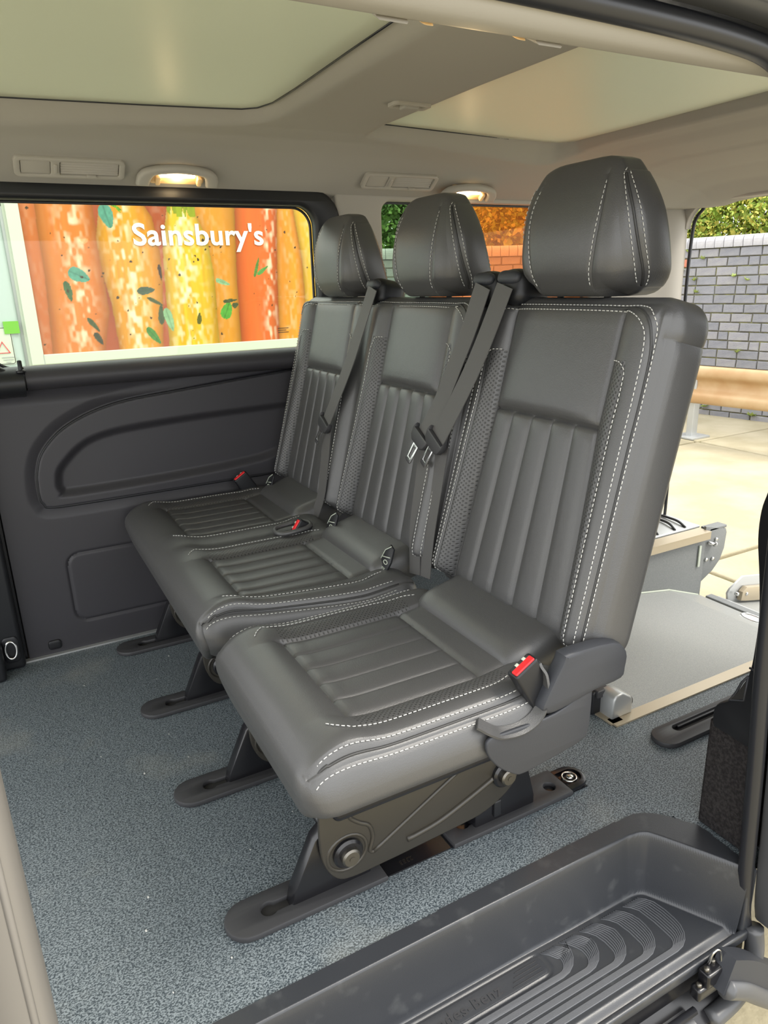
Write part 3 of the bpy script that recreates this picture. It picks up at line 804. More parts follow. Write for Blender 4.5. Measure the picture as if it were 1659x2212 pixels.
for k, (x, b) in enumerate(((2.20, .06), (2.27, .05), (2.36, .04), (2.41, .03))):
    obj('ridge', *tube_vf(smooth_curve([(x - b, 1.85, .014), (x - b * .4, 1.90, .022), (x, 1.96, .020), (x + .01, 2.08, .014)], 5), .005, 6), BLACKPL, t)
rp = thing('wheelchair_ramp', (2.5, 1.4, -.30), 'aluminium wheelchair ramp lowered at the open rear of the van', 'ramp')
def ramp_z(x): return -.288 - (x - 2.45) * .20
V = [(2.455, 1.02, ramp_z(2.455)), (3.4, 1.02, ramp_z(3.4)), (3.4, 1.72, ramp_z(3.4)), (2.455, 1.72, ramp_z(2.455))]
obj('deck', np.array(V + [(a, b, c - .02) for a, b, c in V]), [(0, 1, 2, 3), (7, 6, 5, 4), (0, 4, 5, 1), (1, 5, 6, 2), (2, 6, 7, 3), (3, 7, 4, 0)], GREYFLOOR, rp, smooth=False)
obj('hinge_bar', *rbox((2.447, 1.02, -.293), (2.485, 1.77, -.276), .004), GREYPANEL, rp)
obj('hinge_strip', *rbox((2.487, 1.02, -.294), (2.505, 1.75, -.283), .003), ALUGREY, rp)
fl = [(2.520,-.300),(2.512,-.262),(2.525,-.245),(2.60,-.205),(3.4,-.335),(3.4,-.50),(2.56,-.312)]
obj('side_flange', *plate_mesh(fl, [], .010, .002, xz(1.715)), ALUGREY, rp, angle=40)
fl2 = [(2.570,-.300),(2.575,-.262),(2.600,-.245),(3.4,-.385),(3.4,-.47),(2.60,-.308)]
obj('inner_rail', *plate_mesh(fl2, [], .022, .003, xz(1.690)), ALU, rp, angle=40)
for x, z in ((2.540, -.262), (2.60, -.275), (2.80, -.308)): obj('bolt', *cyl_vf((x, 1.70, z), (x, 1.685, z), .008, 10, .002), CHROME, rp)
a = np.linspace(0, 2*PI, 24, endpoint=False)
t = thing('tie_down_ring', (2.35, 1.50, -.26), 'flat steel tie-down ring near the ramp hinge', 'ring')
obj('ring', *tube_vf(np.stack([2.375 + .022 * np.cos(a), 1.505 + .045 * np.sin(a), -.252 + 0 * a], 1), .005, 8, True), CHROME, t)
obj('base', *rbox((2.345, 1.46, -.2625), (2.405, 1.55, -.2500), .003), ALUGREY, t)

# ================================================================== THE SEATS
BDIR = np.array([.2334, 0, .9724]); BNRM = np.array([-.9724, 0, .2334]); BP0 = np.array([.726, 0, .425]); BH = .566; BT = .098; HM = .360
def bp(y, z, off=0.0):
    """point on the backrest plane at height z, off metres in front of it"""
    return np.array([.72 + (z - .4) * .24, y, z]) + BNRM * off
def groove(d, depth=.005, wd=.0034): return depth * np.exp(-(d / wd) ** 2)
def seams_at(centres, vals):
    out = []
    for c in centres:
        for v in vals:
            for s in ((c + v, c - v) if v else (c,)): out += [s - .0045, s - .0018, s, s + .0018, s + .0045]
    return out
def local_y(y, centres):
    c = np.asarray(centres); k = np.argmin(np.abs(np.asarray(y)[:, None] - c[None, :]), 1); return np.asarray(y) - c[k], k

class Back:
    def __init__(s, y0, y1, centres): s.y0, s.y1, s.c = y0, y1, centres
    def surf(s, P):
        P = np.atleast_2d(np.asarray(P, float))              # (t, y, h)
        lo = (0, s.y0, 0); hi = (BT, s.y1, BH)
        Q = round_map(P, lo, hi, (.030, .040, .045))
        h = P[:, 2]; yl, k = local_y(P[:, 1], s.c); ay = np.abs(yl); front = np.clip(1 - P[:, 0] / .03, 0, 1)
        lowness = np.clip(1 - h / .40, 0, 1)
        d = (.016 + .012 * lowness) * np.sin(PI * np.clip((ay - .128) / .100, 0, 1) ** .85)
        d += .006 * lowness * np.clip(1 - (ay / .13) ** 2, 0, 1)
        inp = ay < .1302
        f = ((yl + .13) / .052) % 1.0
        d += np.where(inp & (h < HM), .0026 * (1 - np.abs(2 * f - 1) ** 2.2), 0)
        d += np.where(inp & (h >= HM), .0075 * (1 - (ay / .13) ** 4) * sstep(HM, HM + .018, h), 0)
        for q in (-.078, -.026, .026, .078): d -= np.where(h < HM, groove(yl - q, .0024, .0024), 0)
        d -= np.where(h < BH - .02, groove(ay - .13, .0065, .004), 0)
        d -= np.where(inp, groove(h - HM, .006, .004), 0)
        d -= np.where(h < .466, groove(ay - .168, .0028, .003), 0)
        d -= groove(P[:, 1] - s.y0 - .021, .004, .004) + groove(P[:, 1] - s.y1 + .021, .004, .004)
        d = d * front * sstep(0, .03, h) * sstep(BH + .004, BH - .03, h)
        # panel grows wider towards the seat
        wide = .028 * np.clip(1 - h / HM, 0, 1)
        g = np.where(ay < .13, ay / .13, np.clip((.2285 - ay) / .0985, 0, 1)) * wide * np.sign(yl)
        y = Q[:, 1] + g
        side = (np.abs(P[:, 1] - s.y0) < .004) | (np.abs(P[:, 1] - s.y1) < .004)
        inn = np.where(side, groove(h - .503, .003, .0035), 0) * np.where(P[:, 1] < s.c[0], 1, -1)
        tt = Q[:, 0] - d
        return np.stack([BP0[0] + BDIR[0] * Q[:, 2] + .9724 * tt, y + inn, BP0[2] + .9724 * Q[:, 2] - .2334 * tt], 1)
    def build(s, parent):
        A = lat(0, BT, 4, .030); B = lat(s.y0, s.y1, int((s.y1 - s.y0) / .013), .040, seams_at(s.c, (.13, .168, .026, .078)) + [s.y0 + .021, s.y1 - .021])
        C = lat(0, BH, 34, .045, [HM - .0045, HM - .002, HM, HM + .002, HM + .0045, HM + .012, .466, .500, .503, .506])
        P, Q, meta = lattice_box(A, B, C); V = s.surf(P)
        keys = []
        for side, t, y, h in meta:
            yl = min((y - c for c in s.c), key=abs); k = min(range(len(s.c)), key=lambda i: abs(y - s.c[i]))
            if side == 'a0' and .004 < h < BH - .012:
                if abs(yl) < .13: keys.append(('flute', k, int((yl + .13) // .052)) if h < HM else ('upper_panel', k)); continue
                if abs(yl) < .168 and h < .466: keys.append(('perforated_bolster', k, yl > 0)); continue
            if side in ('b0', 'b1') and h < .503 and t > .02: keys.append(('side_panel', side)); continue
            keys.append('shell')
        parts = split(V, Q, keys); main = None
        v, f = parts.pop('shell'); main = obj('backrest', v, f, LEATHER, parent)
        for k, (v, f) in sorted(parts.items(), key=str):
            obj(k[0], v, f, PERFB if k[0].startswith('perf') else LEATHER, main)
        return main
    def line(s, yh, out=.0012, n=8):
        p = smooth_curve(yh, n) if len(yh) > 2 else resample(yh, .01)
        P = np.stack([np.zeros(len(p)), p[:, 0], p[:, 1]], 1)
        return s.surf(P) + BNRM * out

def back_edge(y0, y1, ins):
    """outline of the double-stitched piping: up one side, over the top, down the other"""
    H = BH - ins + .004
    return [(y0 + ins, .012), (y0 + ins, .15), (y0 + ins, .30), (y0 + ins, .42), (y0 + ins + .003, .495), (y0 + ins + .016, H - .018), (y0 + ins + .045, H - .002), (y0 + .10, H),
            ((y0 + y1) / 2, H), (y1 - .10, H), (y1 - ins - .045, H - .002), (y1 - ins - .016, H - .018), (y1 - ins - .003, .495), (y1 - ins, .42), (y1 - ins, .30), (y1 - ins, .15), (y1 - ins, .012)]

class Cush:
    taper = 0.0
    X0, X1, Z0, Z1 = .248, .715, .268, .408
    def __init__(s, y0, y1, centres): s.y0, s.y1, s.c = y0, y1, centres
    def surf(s, P):
        P = np.atleast_2d(np.asarray(P, float))              # (x, y, z)
        Q = round_map(P, (s.X0, s.y0, s.Z0), (s.X1, s.y1, s.Z1), (.050, .040, .044))
        x = P[:, 0]; yl, k = local_y(P[:, 1], s.c); ay = np.abs(yl)
        wz = np.clip((P[:, 2] - s.Z0) / (s.Z1 - s.Z0), 0, 1)
        top = sstep(.7, 1.0, wz)
        e = sstep(0, .03, P[:, 1] - s.y0) * sstep(0, .03, s.y1 - P[:, 1])
        d = .016 * np.exp(-((x - .318) / .045) ** 2) * (.35 + .65 * e)
        d += .010 * np.sin(PI * np.clip((ay - .125) / .105, 0, 1)) * sstep(.28, .36, x) * sstep(.70, .60, x)
        d += .012 * sstep(.57, .69, x)
        inp = (ay < .1302) & (x > .3598) & (x < .5902)
        f = ((yl + .13) / .052) % 1.0
        d += np.where(inp, .0020 * (1 - np.abs(2 * f - 1) ** 2.2) * sstep(.36, .372, x) * sstep(.59, .578, x), 0)
        for q in (-.078, -.026, .026, .078): d -= np.where(inp, groove(yl - q, .0022, .0024), 0)
        d -= np.where((x > .355) & (x < .66), groove(ay - .13, .0055, .004), 0)
        d -= np.where(ay < .1302, groove(x - .36, .0055, .004) + groove(x - .59, .0045, .004), 0)
        d -= np.where((x > .345) & (x < .63), groove(ay - .172, .0025, .003), 0)
        # under-cut of the front roll and soft belly of the sides
        y = Q[:, 1]; zz = Q[:, 2] + d * top
        xx = Q[:, 0] + .034 * (1 - wz) ** 1.5 * np.clip(1 - (x - s.X0) / .12, 0, 1)
        bel = .006 * np.sin(PI * wz)
        k0 = np.clip(1 - (P[:, 1] - s.y0) / .16, 0, 1); k1 = np.clip(1 - (s.y1 - P[:, 1]) / .16, 0, 1)
        und = .075 * np.clip((.52 - wz) / .52, 0, 1) ** .9
        y = y + (-bel + und + s.taper * sstep(.62, .27, x)) * k0 + (bel - und) * k1
        # seam where the side boxing meets the top
        tp = P[:, 2] > s.Z1 - .0005
        gi = np.where(tp, groove(P[:, 1] - s.y0 - .012, .003, .003) + groove(P[:, 1] - s.y1 + .012, .003, .003), 0)
        zz = zz - gi
        return np.stack([xx, y, zz], 1)
    def build(s, parent):
        A = lat(s.X0, s.X1, 34, .05, [v + q for v in (.36, .59) for q in (-.0045, -.002, 0, .002, .0045, .012)])
        B = lat(s.y0, s.y1, int((s.y1 - s.y0) / .013), .040, seams_at(s.c, (.13, .172, .026, .078)) + [s.y0 + q for q in (.009, .012, .015)] + [s.y1 - q for q in (.009, .012, .015)])
        C = lat(s.Z0, s.Z1, 10, .044)
        P, Q, meta = lattice_box(A, B, C); V = s.surf(P); keys = []
        for side, x, y, z in meta:
            yl = min((y - c for c in s.c), key=abs); k = min(range(len(s.c)), key=lambda i: abs(y - s.c[i]))
            if side == 'c1':
                if abs(yl) < .13:
                    if .36 < x < .59: keys.append(('flute', k, int((yl + .13) // .052))); continue
                    if .59 < x < .66: keys.append(('rear_panel', k)); continue
                elif abs(yl) < .172 and .36 < x < .62: keys.append(('perforated_bolster', k, yl > 0)); continue
            if side in ('b0', 'b1'): keys.append(('side_boxing', side)); continue
            if x < .36 and side in ('a0', 'c1') and abs(yl) < .172: keys.append(('front_roll', k)); continue
            keys.append('shell')
        parts = split(V, Q, keys); v, f = parts.pop('shell'); main = obj('seat_cushion', v, f, LEATHER, parent)
        for k, (v, f) in sorted(parts.items(), key=str):
            obj(k[0], v, f, PERFC if k[0].startswith('perf') else LEATHER, main)
        for c in s.c:
            # padded roll between cushion and backrest
            V, F = rbox((.630, c - .152, .365), (.79, c + .160, .446), (.040, .034, .040), (6, 12, 5), lambda q: rot_y(q, math.radians(-14), (.70, c, .42)))
            obj('lumbar_roll', V, F, LEATHER, main)
        return main
    def line(s, xy, z=None, out=(0, 0, .001), n=8):
        p = smooth_curve(xy, n) if len(xy) > 2 else resample(xy, .01)
        P = np.stack([p[:, 0], p[:, 1], np.full(len(p), s.Z1) if p.shape[1] == 2 else p[:, 2]], 1)
        return s.surf(P) + np.array(out)

def headrest(parent, c):
    D, W, H = .126, .132, .206
    def surf(P):
        P = np.atleast_2d(np.asarray(P, float))              # (depth, y, h)
        mxw = sstep(.05, .15, P[:, 2])[:, None]
        Q = round_map(P, (0, -W, 0), (D, W, H), (.030, .045, .045)) * (1 - mxw) + round_map(P, (0, -W, 0), (D, W, H), (.034, .090, .092)) * mxw
        s_ = np.clip(Q[:, 2] / H, 0, 1)
        Q = Q.copy(); qa = Q[:, 0]; Q[:, 0] = qa + .050 * (1 - s_) ** 2.2 * np.where(qa < .02, qa / .02, np.clip((D - qa) / (D - .02), 0, 1)) * (np.abs(P[:, 1]) > W - .045)
        wy = 1.0 - .24 * s_ ** 2.6 - .06 * (1 - s_) ** 3
        dp = 1.0 - .46 * s_ ** 1.7
        xf = .830 + .030 * s_ ** 2 + .012 * (1 - s_) ** 3
        bul = .010 * np.clip(1 - (Q[:, 1] / W) ** 2, 0, 1) * np.sin(PI * np.clip(s_, .05, .98)) * np.clip(1 - Q[:, 0] / D, 0, 1)
        ygv = groove(np.abs(P[:, 1]) - .078, .0025, .003) * (P[:, 0] < .004)
        sgv = np.where(np.abs(P[:, 1]) > W - .001, groove(P[:, 0] - .020, .003, .004) , 0)
        top_in = .022 * np.clip((s_ - .75) / .25, 0, 1) ** 2 * 0
        sb = np.where(np.abs(P[:, 1]) > W - .001, .012 * np.sin(PI * np.clip(P[:, 0] / D, 0, 1)) * np.sin(PI * np.clip(s_, 0, 1)), 0)
        k_ = .84 + .52 * s_; ay = np.abs(Q[:, 1])
        yq = np.sign(Q[:, 1]) * np.where(ay < .078, ay * k_, .078 * k_ + (ay - .078) * (W - .078 * k_) / (W - .078))
        y = (yq + np.sign(P[:, 1]) * (sb - sgv)) * wy
        return np.stack([xf + Q[:, 0] * dp - bul + ygv, c + y, .970 + Q[:, 2]], 1)
    A = lat(0, D, 10, .03, [.016, .020, .024]); B = lat(-W, W, 20, .042, [q * v for q in (1, -1) for v in (.0735, .0765, .078, .0795, .0825)]); C = lat(0, H, 18, .062)
    P, Q, meta = lattice_box(A, B, C); V = surf(P); keys = []
    for side, a, y, h in meta:
        if side == 'a0': keys.append(('front_panel',) if abs(y) < .078 else ('front_wedge', y > 0))
        elif side in ('b0', 'b1') and a > .020: keys.append(('side_panel', side))
        else: keys.append('shell')
    parts = split(V, Q, keys); v, f = parts.pop('shell'); main = obj('headrest', v, f, LEATHER, parent)
    for k, (v, f) in sorted(parts.items(), key=str): obj(k[0], v, f, LEATHER, main)
    paths = []
    def ln(pts, out):
        p = smooth_curve(pts, 8); return surf(p) + np.array(out)
    for sg in (1, -1):
        paths.append(ln([(0, sg*.074, .012), (0, sg*.0745, .06), (0, sg*.075, .12), (0, sg*.076, .165), (0.0, sg*.078, .20)], (-.001, 0, 0)))
        paths.append(ln([(.012, sg*W, .010), (.012, sg*W, .06), (.012, sg*W, .12), (.012, sg*W, .165), (.014, sg*W, H - .006), (.03, sg * (W - .01), H)], (-.0008, sg*.0008, .0003)))
        paths.append(ln([(.028, sg*W, .006), (.028, sg*W, .06), (.028, sg*W, .12), (.028, sg*W, .165), (.030, sg*W, H - .006), (.044, sg * (W - .01), H)], (0, sg*.001, .0003)))
        paths.append(ln([(D - .006, sg*W, .010), (D - .006, sg*W, .06), (D - .006, sg*W, .12), (D - .008, sg*W, .17)], (.001, sg*.001, 0)))
    stitches_vf(paths, .0052, .003, .0008).build('stitching', THREAD, main, kind='stuff')
    mb = MB()
    for sg in (1, -1): mb.add(*tube_vf(ln([(.020, sg*W, .006), (.020, sg*W, .06), (.020, sg*W, .12), (.020, sg*W, .165), (.022, sg*W, H - .006)], (-.0002, sg*.0003, 0)), .0022, 6))
    mb.build('piping', PIPING, main, kind='stuff')
    for sg in (.055, -.055): obj('headrest_post', *cyl_vf((.888, c + sg, .925), (.890, c + sg, .985), .006, 12), CHROME, parent)

def seat_stitching(bk, cu, back_o, cush_o, side_near=True):
    paths = []
    for ins in (.014, .029): paths.append(bk.line(back_edge(bk.y0, bk.y1, ins)))
    for c in bk.c:
        for sg in (1, -1):
            paths.append(bk.line([(c + sg*.172, .012), (c + sg*.172, .12), (c + sg*.172, .26), (c + sg*.172, .38), (c + sg*.171, .439), (c + sg*.160, .461), (c + sg*.135, .466)]))
    stitches_vf(paths).build('stitching', THREAD, back_o, kind='stuff')
    mb = MB(); mb.add(*tube_vf(bk.line(back_edge(bk.y0, bk.y1, .0215), -.001), .0024, 6)); mb.build('piping', PIPING, back_o, kind='stuff')
    paths = []; zc = cu.Z1
    for c in cu.c:
        for sg in (1, -1):
            paths.append(cu.line([(.318, c + sg*.150), (.330, c + sg*.165), (.352, c + sg*.174), (.45, c + sg*.176), (.56, c + sg*.175), (.61, c + sg*.170), (.65, c + sg*.160)]))
    mbp = MB()
    for ye, sg in ((cu.y0, -1), (cu.y1, 1)):
        for yi, dz in ((.021, 0), (0, -.0075)):
            yy = ye - sg * yi
            paths.append(cu.line([(.262, yy, zc + dz - .012), (.275, yy, zc + dz - .004), (.30, yy, zc + dz), (.36, yy, zc + dz), (.46, yy, zc + dz), (.56, yy, zc + dz), (.60, yy, zc + dz), (.655, yy, zc + dz)], out=(0, sg*.0006, .0008)))
        yy = ye - sg * .012
        mbp.add(*tube_vf(cu.line([(.258, yy, zc - .015), (.275, yy, zc - .004), (.30, yy, zc), (.36, yy, zc), (.46, yy, zc), (.56, yy, zc), (.66, yy, zc)], out=(0, 0, 0)), .0022, 6))
    stitches_vf(paths).build('stitching', THREAD, cush_o, kind='stuff')
    mbp.build('piping', PIPING, cush_o, kind='stuff')

# ---- steel base
def base_frame(parent, ys, y0, y1):
    for i, yc in enumerate(ys):
        yp = yc - .040
        out = smooth_curve([(.352,.262),(.338,.21),(.335,.13),(.342,.085),(.362,.052),(.392,.042),(.45,.043),(.60,.050),(.668,.058),(.725,.088),(.745,.13),(.738,.175),(.70,.21),(.695,.235),(.70,.262)], 4)
        pl = obj('side_plate', *plate_mesh(list(map(tuple, out)), [], .010, .003, xz(yp)), STEELDK, parent, angle=45)
        mb = MB()
        def rib(pts, r=.0055): mb.add(*tube_vf(np.array([(a, yp + .0015, b) for a, b in smooth_curve(pts, 6)]), r, 8, sq=(1, .8)))
        rib([(.398, .176), (.49, .205), (.60, .232)]); rib([(.398, .176), (.390, .166), (.405, .150), (.424, .135), (.430, .110), (.424, .085), (.430, .078)])
        rib([(.430, .078), (.51, .121), (.605, .172)]); rib([(.497, .073), (.56, .082), (.62, .102), (.685, .128)], .0075)
        a = np.linspace(0, 2*PI, 24, endpoint=False)
        mb.add(*tube_vf(np.stack([.382 + .036*np.cos(a), yp + .0015 + 0*a, .098 + .034*np.sin(a)], 1), .004, 6, True))
        mb.build('pressed_ribs', STEELDK, pl, kind='stuff')
        for (bx, bz) in ((.382, .100), (.706, .128)):
            mb = MB(); mb.add(*cyl_vf((bx, yp + .002, bz), (bx, yp - .010, bz), .027, 24, .004)); mb.build('washer', BLACKMETAL, pl, angle=40)
            o = MB().add(*cyl_vf((bx, yp - .008, bz), (bx, yp - .020, bz), .0165, 20, .003)); o.add(*cyl_vf((bx, yp - .018, bz), (bx, yp - .0215, bz), .005, 10)); o.build('pivot_bolt', BOLT, pl, angle=40)
        fl = [(.286,.004),(.292,.03),(.335,.122),(.350,.135),(.380,.125),(.405,.09),(.425,.045),(.44,.004)]
        obj('front_leg', *plate_mesh(fl, [], .030, .004, xz(yc - .016)), BLACKMETAL, parent, angle=40)
        rl = [(.655,.004),(.655,.06),(.668,.13),(.690,.158),(.725,.162),(.755,.140),(.782,.090),(.797,.030),(.797,.004)]
        obj('rear_leg', *plate_mesh(rl, [], .040, .004, xz(yc - .024)), BLACKMETAL, parent, angle=40)
        obj('latch_tab', *rbox((.695, yc - .030, .022), (.712, yc - .022, .058), .003), BLACKPL, parent)
    yl, yr = ys[0] - .035, ys[-1] + .03
    obj('seat_pan', *rbox((.350, min(yl, y0 + .14), .19), (.69, max(yr, y1 - .05) if y1 > 2 else 1.15, .262), .012, (6, 6, 3)), BLACKMETAL, parent)
    for x in (.375, .70): obj('cross_tube', *cyl_vf((x, yl, .10 if x < .5 else .128), (x, yr, .10 if x < .5 else .128), .011, 14), BLACKMETAL, parent)

# ---- belts, buckles, tags
def seat_belt(parent, pts_up, pts_low, tongue_tilt, guide):
    wv = (0.0, 1.0, -.12)
    up = smooth_curve(pts_up, 8); belt = obj('seat_belt', *ribbon_vf(up, wv, .051, .0016), WEB, parent, angle=50)
    lo_ = smooth_curve(pts_low, 8); obj('lower_strap', *ribbon_vf(lo_, (0, 1.0, .1), np.linspace(.046, .040, len(lo_)), .0016), WEB, belt, angle=50)
    e = up[-1]; d = up[-1] - up[-6]; d /= np.linalg.norm(d)
    wy = np.array([0, 1.0, 0]) - d * d[1]; wy /= np.linalg.norm(wy); n = np.cross(wy, d); n = n if n[0] < 0 else -n
    fr = lambda u, v, ww: tuple(e[k] + wy[k]*u + d[k]*v + n[k]*ww for k in range(3))
    head = [(-.033,-.014),(-.030,-.006),(.030,-.006),(.033,-.014),(.036,-.002),(.031,.014),(.020,.021),(-.020,.021),(-.031,.014),(-.036,-.002)]
    obj('tongue_head', *plate_mesh(head, [], .014, .004, lambda u, v, ww: fr(u, v, ww - .004)), COVERPL, belt, angle=40)
    obj('tongue', *plate_mesh([(-.011,.012),(.011,.012),(.0125,.060),(.0095,.064),(-.0095,.064),(-.0125,.060)], [[(-.0055,.028),(-.0055,.053),(.0055,.053),(.0055,.028)]], .003, .0008, lambda u, v, ww: fr(u, v, ww + .003)), CHROME, belt, angle=40, label='bright metal tongue')
    gx, gy, gz = guide
    V, F = rbox((gx - .030, gy - .036, gz - .040), (gx + .055, gy + .036, gz + .028), (.024, .028, .022), (4, 4, 4), lambda q: rot_y(q, math.radians(12), (gx, gy, gz)))
    obj('belt_guide', V, F, BLACKPL, belt)
    V, F = rbox((gx - .036, gy - .030, gz - .004), (gx - .012, gy + .030, gz + .022), (.011, .020, .011), (3, 4, 3), lambda q: rot_y(q, math.radians(12), (gx, gy, gz)))
    obj('guide_lip', V, F, PLASTIC, belt)
    return belt

def buckle(parent, c, tilt, h=.080, w_=.046, t_=.024):
    cx, cy, cz = c
    f = lambda q: rot_y(q, math.radians(-tilt), c)
    b = obj('buckle', *rbox((cx - w_/2, cy - t_/2, cz - h), (cx + w_/2, cy + t_/2, cz), (.005, .005, .004), (3, 3, 4), f), BLACKPL, parent, angle=50)
    obj('release_button', *rbox((cx - w_/2 + .004, cy - t_/2 + .003, cz - .004), (cx + w_/2 - .004, cy + t_/2 - .009, cz + .0022), .002, (3, 3, 2), f), RED, b, label='red release button')
    obj('tongue_slot', *rbox((cx - w_/2 + .005, cy + t_/2 - .0085, cz - .004), (cx + w_/2 - .005, cy + t_/2 - .0030, cz + .0012), .001, (2, 2, 2), f), DARK, b)
    for dx in (-.008, .006): obj('slot_spring', *rbox((cx + dx, cy + t_/2 - .0095, cz - .002), (cx + dx + .006, cy + t_/2 - .0035, cz + .0018), .001, (2, 2, 2), f), WHITE, b)
    return b

def anchor_tag(parent, y, z=.418):
    b0 = np.array([.688, y, z])
    u_ = np.array([0, -1.0, -.12]); u_ /= np.linalg.norm(u_); v_ = np.array([.42, -.05, .90]); v_ /= np.linalg.norm(v_); n_ = np.cross(u_, v_); n_ = n_ if n_[0] < 0 else -n_
    fr = lambda u, v, ww: tuple(b0[k] + u_[k]*u + v_[k]*v + n_[k]*ww for k in range(3))
    o = obj('anchor_tag', *plate_mesh([(-.016,-.014),(.016,-.014),(.020,.012),(.012,.040),(-.004,.044),(-.018,.020)], [], .006, .002, lambda u, v, ww: fr(u, v, ww + .022)), BLACKPL, parent, angle=40)
    V, F, co = text_vf('ISOFIX', .0085, .0003, 0, lambda u, v, ww: fr(u - .014, v - .011, ww + .0285))
    obj('tag_lettering', V, F, WHITE, o, smooth=False)
    a = np.linspace(0, 2*PI, 16, endpoint=False)
    mb = MB(); mb.add(*tube_vf(np.array([fr(.004 + .0075*math.cos(t), .006 + .0040*math.sin(t), .0286) for t in a]), .0011, 4, True))
    mb.add(*tube_vf(np.array([fr(u, v, .0286) for u, v in ((-.014, .012), (.0, .016), (.014, .020))]), .0012, 4)); mb.add(*tube_vf(np.array([fr(u, v, .0286) for u, v in ((-.016, .006), (-.012, .028), (.004, .042))]), .0012, 4))
    mb.build('tag_symbol', WHITE, o)

def side_trims(parent, y):
    out = [(.672,.475),(.660,.462),(.626,.403),(.630,.391),(.640,.384),(.676,.387),(.727,.396),(.782,.400),(.790,.418),(.790,.446),(.76,.47)]
    obj('hinge_cover', *plate_mesh(list(map(tuple, smooth_curve(out, 3, True))), [], .026, .006, xz(y - .0185)), PLASTIC, parent, angle=45)
    sh = smooth_curve([(.528,.374),(.526,.362),(.533,.344),(.552,.320),(.578,.300),(.592,.295),(.622,.297),(.708,.310),(.721,.323),(.725,.345),(.726,.396),(.724,.402),(.654,.379),(.567,.378),(.540,.380)], 4, True)
    obj('side_shield', *plate_mesh(list(map(tuple, sh)), [], .007, .0025, xz(y - .014)), PLASTIC, parent, angle=45)

C1, C2, C3 = .9365, 1.397, 1.850
single = thing('single_seat', (.5, .95, 0), 'single grey leather seat nearest the side door, double white stitching, red buckle on its side', 'seat', 'third row bench seats')
double = thing('double_seat', (.5, 1.62, 0), 'two-place grey leather bench seat against the far wall with two headrests', 'seat', 'third row bench seats')
bk1 = Back(.7125, 1.158, [C1]); cu1 = Cush(.7130, 1.154, [C1])
bk2 = Back(1.168, 2.078, [C2, C3]); cu2 = Cush(1.168, 2.078, [C2, C3])
cu2.taper = .070
for root, bk, cu in ((single, bk1, cu1), (double, bk2, cu2)):
    bo = bk.build(root); co_ = cu.build(root); seat_stitching(bk, cu, bo, co_)
    for c in bk.c: headrest(root, c)
base_frame(single, (.925, 1.285), .7125, 1.16); base_frame(double, (1.644, 2.008), 1.168, 2.078)
side_trims(single, .7125)
off = .030
seat_belt(single, [bp(1.076, .984, .028), bp(1.098, .90, off), bp(1.121, .835, off), bp(1.156, .76, off), bp(1.192, .690, off)],
          [bp(1.188, .680, .018), bp(1.185, .60, .016), bp(1.180, .50, .014), bp(1.170, .415, .010)], 0, (.872, 1.085, .990))
seat_belt(double, [bp(1.143, .984, .028), bp(1.168, .90, off - .006), bp(1.190, .835, off - .006), bp(1.216, .76, off - .006), bp(1.247, .688, off)],
          [bp(1.240, .680, .022), bp(1.232, .60, .022), bp(1.222, .50, .020), bp(1.205, .410, .012)], 0, (.874, 1.165, .988))
seat_belt(double, [bp(1.588, .984, .028), bp(1.618, .88, off), bp(1.650, .79, off), bp(1.708, .648, off + .006)],
          [bp(1.708, .640, .030), bp(1.690, .55, .030), bp(1.678, .47, .030), bp(1.695, .405, .03)], 0, (.877, 1.622, .984))
b = buckle(single, (.607, .725, .462), 30)
# leather loop round the buckle foot
lp = smooth_curve([(.522,.716,.398),(.540,.706,.385),(.558,.704,.376),(.592,.703,.373),(.622,.704,.384),(.638,.708,.411),(.640,.714,.442),(.636,.722,.460)], 6)
obj('buckle_sleeve', *ribbon_vf(lp, (0.10, .9, .5), .020, .004), LEATHER, single, angle=50)
for (dx, dy) in ((.655, .742), (.668, .728)):
    obj('leather_tuck', *rbox((dx - .03, dy - .018, .385), (dx + .03, dy + .018, .432), (.016, .016, .016)), LEATHER, single)
b = buckle(double, (.598, 2.045, .462), 32)
b = buckle(double, (.592, 1.585, .4335), 55, .04)
obj('buckle_pocket', *tube_vf(smooth_curve([(.545, 1.60, .423), (.56, 1.618, .428), (.62, 1.615, .432), (.632, 1.59, .434), (.62, 1.57, .430), (.56, 1.57, .424)], 5, True), .006, 8, True), LEATHER, double)
anchor_tag(double, 1.985); anchor_tag(double, 1.535); anchor_tag(double, 1.255)

